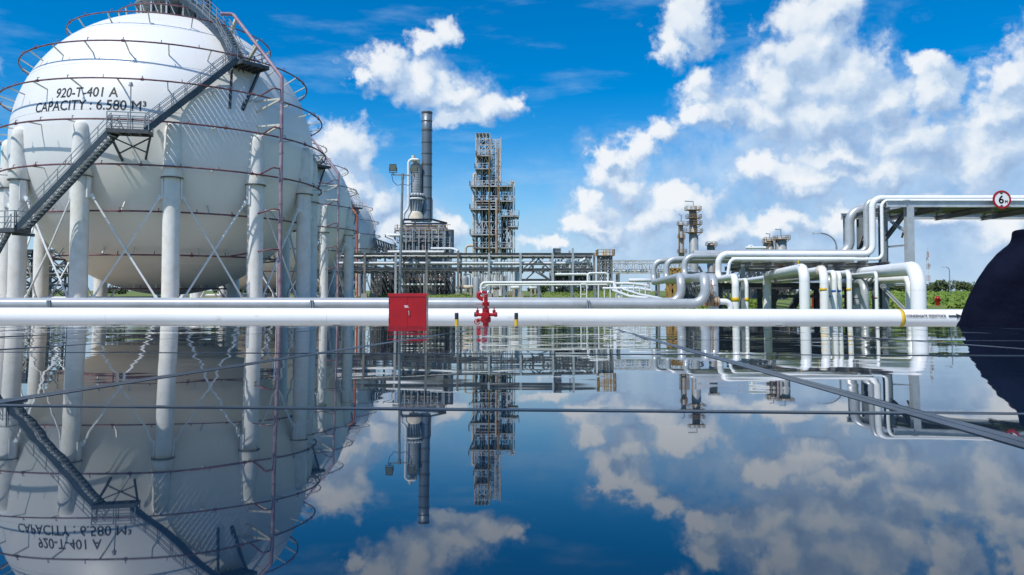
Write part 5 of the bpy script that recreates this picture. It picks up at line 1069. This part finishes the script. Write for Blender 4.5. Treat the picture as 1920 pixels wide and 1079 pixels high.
# ---------------------------------------------------------------- vegetation
def leaf_quads(mb, c, rx, ry, rz, n, s, rnd):
    for _ in range(n):
        while True:
            v = Vector((rnd.uniform(-1, 1), rnd.uniform(-1, 1), rnd.uniform(-1, 1)))
            if v.length < 1: break
        v = v.normalized() * (v.length ** .5); p = Vector(c) + Vector((v.x*rx, v.y*ry, v.z*rz))
        a = Vector((rnd.gauss(0, 1), rnd.gauss(0, 1), rnd.gauss(0, 1))).normalized(); b = a.orthogonal().normalized(); k = s*rnd.uniform(.6, 1.3)
        mb.add([p - a*k, p + b*k*.5, p + a*k, p - b*k*.5], [(0, 1, 2, 3)])
rnd = random.Random(5); mb = MB()
for k in range(64):
    px = 1615 + rnd.random()*(420 if k < 28 else 1300) if k < 40 else rnd.uniform(-300, 1600); Y = rnd.uniform(280, 360); h = rnd.uniform(3.8, 6.6) if k < 40 else rnd.uniform(3, 5)
    x_ = X(px, Y)
    for q in range(4):
        leaf_quads(mb, (x_ + rnd.uniform(-3, 3), Y + rnd.uniform(-3, 3), h*rnd.uniform(.35, .72)), rnd.uniform(2.2, 3.8), 3, h*rnd.uniform(.22, .34), 90, .75, rnd)
tag(mb.build('treeline', 'leaf'), 'far dark green wood along the horizon', 'wood', kind='stuff')
mb = MB()
for k in range(2600):
    Y = 60 + 200*rnd.random()**1.3; px = rnd.uniform(1560, 2080); x_ = X(px, Y)
    if Y < 76 and abs(px - 1757) < 26: continue
    h = rnd.choice((.25, .4, .5, .8)) * rnd.uniform(.7, 1.3) * (1.35 if Y > 120 else .8)
    leaf_quads(mb, (x_, Y, h*.5), h*1.3, h*1.0, h*.55, 14, .16 + Y*.0016, rnd)
tag(mb.build('field_shrubs', 'shrub'), 'lush green scrub covering the field at the right', 'scrub', kind='stuff')
mb = MB()
for k in range(9000):
    Y = 58 + 110*rnd.random(); px = rnd.uniform(640, 1420); x_ = X(px, Y)
    if abs(x_ - TC.x) < 0 : continue
    for q in range(3):
        a = rnd.uniform(0, 6.28); h = rnd.uniform(.10, .26); w_ = .05 + Y*.0006; p = Vector((x_ + rnd.gauss(0, .25), Y + rnd.gauss(0, .25), 0)); t = Vector((math.cos(a), math.sin(a), 0))
        mb.add([p - t*w_, p + t*w_, p + Vector((rnd.gauss(0, .08), rnd.gauss(0, .08), h))], [(0, 1, 2)])
for m_ in MOUNDS:
    mo = [o for o in bpy.data.objects if o.name.startswith('grass_mound')][MOUNDS.index(m_)]
    for k in range(2600):
        v = rnd.choice(mo.data.vertices).co + mo.location; p = Vector((v.x + rnd.uniform(-.6, .6), v.y + rnd.uniform(-.9, .9), v.z - .05)); a = rnd.uniform(0, 6.28); t = Vector((math.cos(a), math.sin(a), 0))*.12
        mb.add([p - t, p + t, p + Vector((rnd.gauss(0, .1), rnd.gauss(0, .1), rnd.uniform(.12, .3)))], [(0, 1, 2)])
tag(mb.build('lawn_grass', 'blade'), 'short green grass between the tanks and the far rack', 'grass', kind='stuff')

# ---------------------------------------------------------------- glass panel table in the foreground
TILT = math.atan((592 - PY)/F) - PITCH
PLH, LL = .047, .56
PSI = R(4.0)
n_ = Vector((0, math.sin(TILT), math.cos(TILT)))
O = Vector((0, 0, HC)) - n_*PLH
e1 = Vector((0, math.cos(TILT), -math.sin(TILT))); e0 = Vector((1, 0, 0))
er = e0*math.cos(PSI) - e1*math.sin(PSI); ec = e0*math.sin(PSI) + e1*math.cos(PSI)
rows = [(-.31 + k)*LL for k in range(7)]
cs = .85*LL; cx_ = .30*LL
rnd = random.Random(3); JW = .0029; JC = .0055
side_names = {0: 'directly in front of the viewer'}
ordn = ['nearest', 'second', 'third', 'fourth', 'fifth', 'sixth']; num = ['first', 'second', 'third', 'fourth', 'fifth', 'sixth', 'seventh']
for i in range(6):
    for j in range(-5, 5):
        c0_, c1_ = cx_ + (j - 1)*cs, cx_ + j*cs; r0, r1 = rows[i], rows[i + 1]
        if j == 0: where = 'the column running under the viewpoint'
        elif j < 0: where = 'the %s column left of the viewpoint' % num[-j - 1]
        else: where = 'the %s column right of the viewpoint' % num[j - 1]
        cen = O + er*((c0_ + c1_)/2) + ec*((r0 + r1)/2)
        p = empty('glass_panel', cen, 'dark mirror glass panel in the %s row, %s' % (ordn[i], where), 'glass panel', 'dark glass panels of the foreground table')
        hw, hl = (c1_ - c0_)/2 - JC, (r1 - r0)/2 - JW; nx = 10
        tx_, ty_ = R(rnd.gauss(0, .05)), R(rnd.gauss(0, .04)); sag = rnd.gauss(0, .00025)
        if (i, j) == (0, 0): tx_ = ty_ = 0
        ty_ += R((0, 0, .06, .37, .45, .50)[i])
        vs = []; fs = []
        for a in range(nx + 1):
            for b in range(nx + 1):
                u, v = -1 + 2*a/nx, -1 + 2*b/nx; z = u*hw*math.tan(tx_) + v*hl*math.tan(ty_) - sag*((1 - u*u)*(1 - v*v))
                vs.append(cen + er*u*hw + ec*v*hl + n_*z)
        for a in range(nx):
            for b in range(nx): k = a*(nx + 1) + b; fs.append((k, k + nx + 1, k + nx + 2, k + 1))
        mb = MB(); mb.add(vs, fs, True); mb.build('glass', 'glass', p)
        mb = MB(); a_, b_ = hw + JC - .0003, hl + JW - .0002
        for (s0, s1, t0_, t1_) in ((-a_, a_, -b_, -b_ + JW*1.15), (-a_, a_, b_ - JW*1.15, b_), (-a_, -a_ + JC*1.12, -b_ + JW*1.15, b_ - JW*1.15), (a_ - JC*1.12, a_, -b_ + JW*1.15, b_ - JW*1.15)):
            q8 = [cen + er*s + ec*t + n_*h for h in (-.03, .0004) for (s, t) in ((s0, t0_), (s1, t0_), (s1, t1_), (s0, t1_))]
            mb.add(q8, [(0,3,2,1),(4,5,6,7),(0,1,5,4),(1,2,6,5),(2,3,7,6),(3,0,4,7)])
        mb.build('frame', 'sealant', p)
tbl = empty('panel_table', O - U*.2, 'steel frame carrying the dark glass panels, hidden beneath them', 'frame'); mb = MB()
for r_ in (rows[0], rows[2], rows[4], rows[6] - .03): mb.bar(O + er*(-5.6*cs) + ec*r_ - n_*.07, O + er*(4.2*cs) + ec*r_ - n_*.07, .05, .08)
mb.build('rail', 'galv', tbl)
for r_ in (rows[1], rows[5]):
    for c_ in (-5, -2, 1, 4): p = O + er*(c_*cs) + ec*r_ - n_*.11; mb = MB(); mb.bar(p, Vector((p.x, p.y, 0)), .07); mb.build('leg', 'galv', tbl)

# ---------------------------------------------------------------- person beyond the table, back to the viewer
PXc, PYc, NZ0 = X(1961, 3.42), 3.42, 1.585
person = empty('person', (PXc, PYc, 0), 'person in a near black jacket, back turned, behind the glass panels at the right edge', 'person')
def remeshed(name, mb, m, parent, voxel, smooth_it=6, wrinkle=0.0):
    ob = mb.build(name, m, parent, origin=Vector((0, 0, 0)))
    ob.modifiers.new('close', 'WELD').merge_threshold = 0.0005
    r = ob.modifiers.new('remesh', 'REMESH'); r.mode = 'VOXEL'; r.voxel_size = voxel; r.use_smooth_shade = True
    sm_ = ob.modifiers.new('smooth', 'SMOOTH'); sm_.factor = .6; sm_.iterations = smooth_it
    if wrinkle:
        tx = bpy.data.textures.new('cloth_folds', 'CLOUDS'); tx.noise_scale = .16; tx.noise_depth = 2
        d = ob.modifiers.new('folds', 'DISPLACE'); d.texture = tx; d.strength = wrinkle; d.mid_level = .5
    return ob
def loft(mb, rings, n=28):
    vs = []; fs = []
    for (x_, y_, z_, a, b) in rings:
        for k in range(n): t = 2*math.pi*k/n; vs.append((x_ + a*math.cos(t), y_ + b*math.sin(t), z_))
    m_ = len(rings)
    for i in range(m_ - 1):
        for k in range(n): fs.append((i*n + k, i*n + (k + 1) % n, (i + 1)*n + (k + 1) % n, (i + 1)*n + k))
    fs += [tuple(range(n - 1, -1, -1)), tuple(range((m_ - 1)*n, m_*n))]
    mb.add(vs, fs, True)
def limb(mb, pts, rs, n=16):
    pts = [Vector(p) for p in pts]; mb.tube(pts, rs, n)
    for p, r in zip(pts, rs): mb.ball(p, r*.995, 14, 10)
HX, HY, HZ = .055, .05, 1.80                                # head centre
mb = MB()
loft(mb, [(0, 0, .86, .165, .11), (0, 0, .98, .17, .115), (0, 0, 1.12, .145, .10), (0, 0, 1.30, .165, .11), (0, 0, 1.44, .19, .11), (0, 0, 1.53, .16, .09), (0, .005, 1.58, .08, .07)])
limb(mb, [(0, .005, 1.54), (.03, .03, 1.66), (.05, .045, 1.74)], [.068, .058, .058])
loft(mb, [(HX, HY + .02, HZ - .115, .030, .035), (HX, HY + .015, HZ - .10, .050, .062), (HX, HY + .01, HZ - .05, .066, .086), (HX, HY, HZ, .075, .095), (HX, HY - .005, HZ + .05, .074, .095), (HX, HY - .005, HZ + .09, .055, .075), (HX, HY - .005, HZ + .11, .02, .03)])
for s_ in (-1, 1):
    limb(mb, [(s_*.19, 0, 1.475), (s_*.31, 0, 1.205), (s_*.235, .20, 1.12), (s_*.19, .28, 1.10)], [.062, .045, .035, .028])
    limb(mb, [(s_*.10, 0, .90), (s_*.12, .015, .50), (s_*.125, -.01, .09)], [.095, .06, .042])
    limb(mb, [(s_*.125, -.02, .06), (s_*.13, .14, .04)], [.045, .034])
    pc = Vector((s_*.17, .33, 1.095)); mb.box(pc - Vector((.035, .045, .013)), pc + Vector((.035, .045, .013)))
    for k in range(4):
        b0 = pc + Vector((-.027 + .018*k, .042, 0)); l_ = (.034, .040, .038, .030)[k if s_ > 0 else 3 - k]
        limb(mb, [b0, b0 + Vector((0, l_, -.006)), b0 + Vector((0, l_*1.6, -.026)), b0 + Vector((0, l_*1.7, -.046))], [.0092, .0088, .008, .007], 8)
    limb(mb, [pc + Vector((-s_*.03, -.02, 0)), pc + Vector((-s_*.055, .012, -.012)), pc + Vector((-s_*.058, .04, -.024))], [.012, .010, .008], 8)
fx, fy = HX, HY + .092
mb.tube([(fx, fy, HZ + .02), (fx, fy + .018, HZ - .018), (fx, fy + .002, HZ - .028)], [.008, .014, .010], 8)
for s_ in (-1, 1): mb.ball((fx + s_*.076, HY - .005, HZ - .01), .022, 10, 8)
bodyo = remeshed('body', mb, 'skin', person, .0065, 3)
for s_ in (-1, 1):
    mb = MB(); mb.ball((fx + s_*.030, fy - .006, HZ + .008), .011, 10, 8); mb.build('eye', 'signwhite', bodyo, origin=Vector((0, 0, 0)))
mb = MB(); mb.tube([(fx - .024, fy - .006, HZ - .056), (fx, fy + .003, HZ - .058), (fx + .024, fy - .006, HZ - .056)], .006, 6); mb.build('mouth', 'red_edge', bodyo, origin=Vector((0, 0, 0)))
mb = MB()
loft(mb, [(HX, HY - .02, HZ - .075, .050, .070), (HX, HY - .02, HZ - .03, .082, .084), (HX, HY - .012, HZ + .03, .086, .098), (HX, HY - .006, HZ + .085, .072, .095), (HX, HY - .006, HZ + .12, .035, .05)])
remeshed('hair', mb, 'hair', person, .010, 2)
mb = MB()
loft(mb, [(0, 0, .80, .24, .165), (0, 0, .95, .27, .165), (0, 0, 1.10, .355, .165), (0, -.003, 1.20, .385, .165), (0, -.004, 1.245, .387, .165), (0, -.005, 1.30, .372, .165), (0, -.006, 1.37, .342, .163), (0, -.006, 1.45, .299, .158), (0, -.004, 1.52, .248, .144), (0, .002, 1.565, .203, .128), (0, .005, 1.592, .168, .118), (0, .006, 1.612, .138, .111), (0, .008, 1.64, .126, .110), (0, .010, 1.673, .123, .110)], 40)
for s_ in (-1, 1): limb(mb, [(s_*.30, .03, 1.22), (s_*.275, .15, 1.14), (s_*.212, .25, 1.108)], [.08, .07, .056])
remeshed('jacket', mb, 'cloth', person, .009, 5, .004)
mb = MB(); loft(mb, [(0, 0, .80, .185, .14), (0, 0, .95, .19, .14), (0, 0, 1.0, .185, .135)])
for s_ in (-1, 1): limb(mb, [(s_*.10, 0, .86), (s_*.122, .015, .50), (s_*.128, -.01, .11)], [.118, .085, .075])
remeshed('trousers', mb, 'trouser', person, .014, 5)
for s_ in (-1, 1):
    mb = MB(); limb(mb, [(s_*.127, -.03, .055), (s_*.13, .10, .05), (s_*.135, .19, .045)], [.055, .053, .04]); mb.cyl((s_*.127, -.015, .05), (s_*.127, -.015, .17), .062); remeshed('boot', mb, 'black', person, .01, 3)
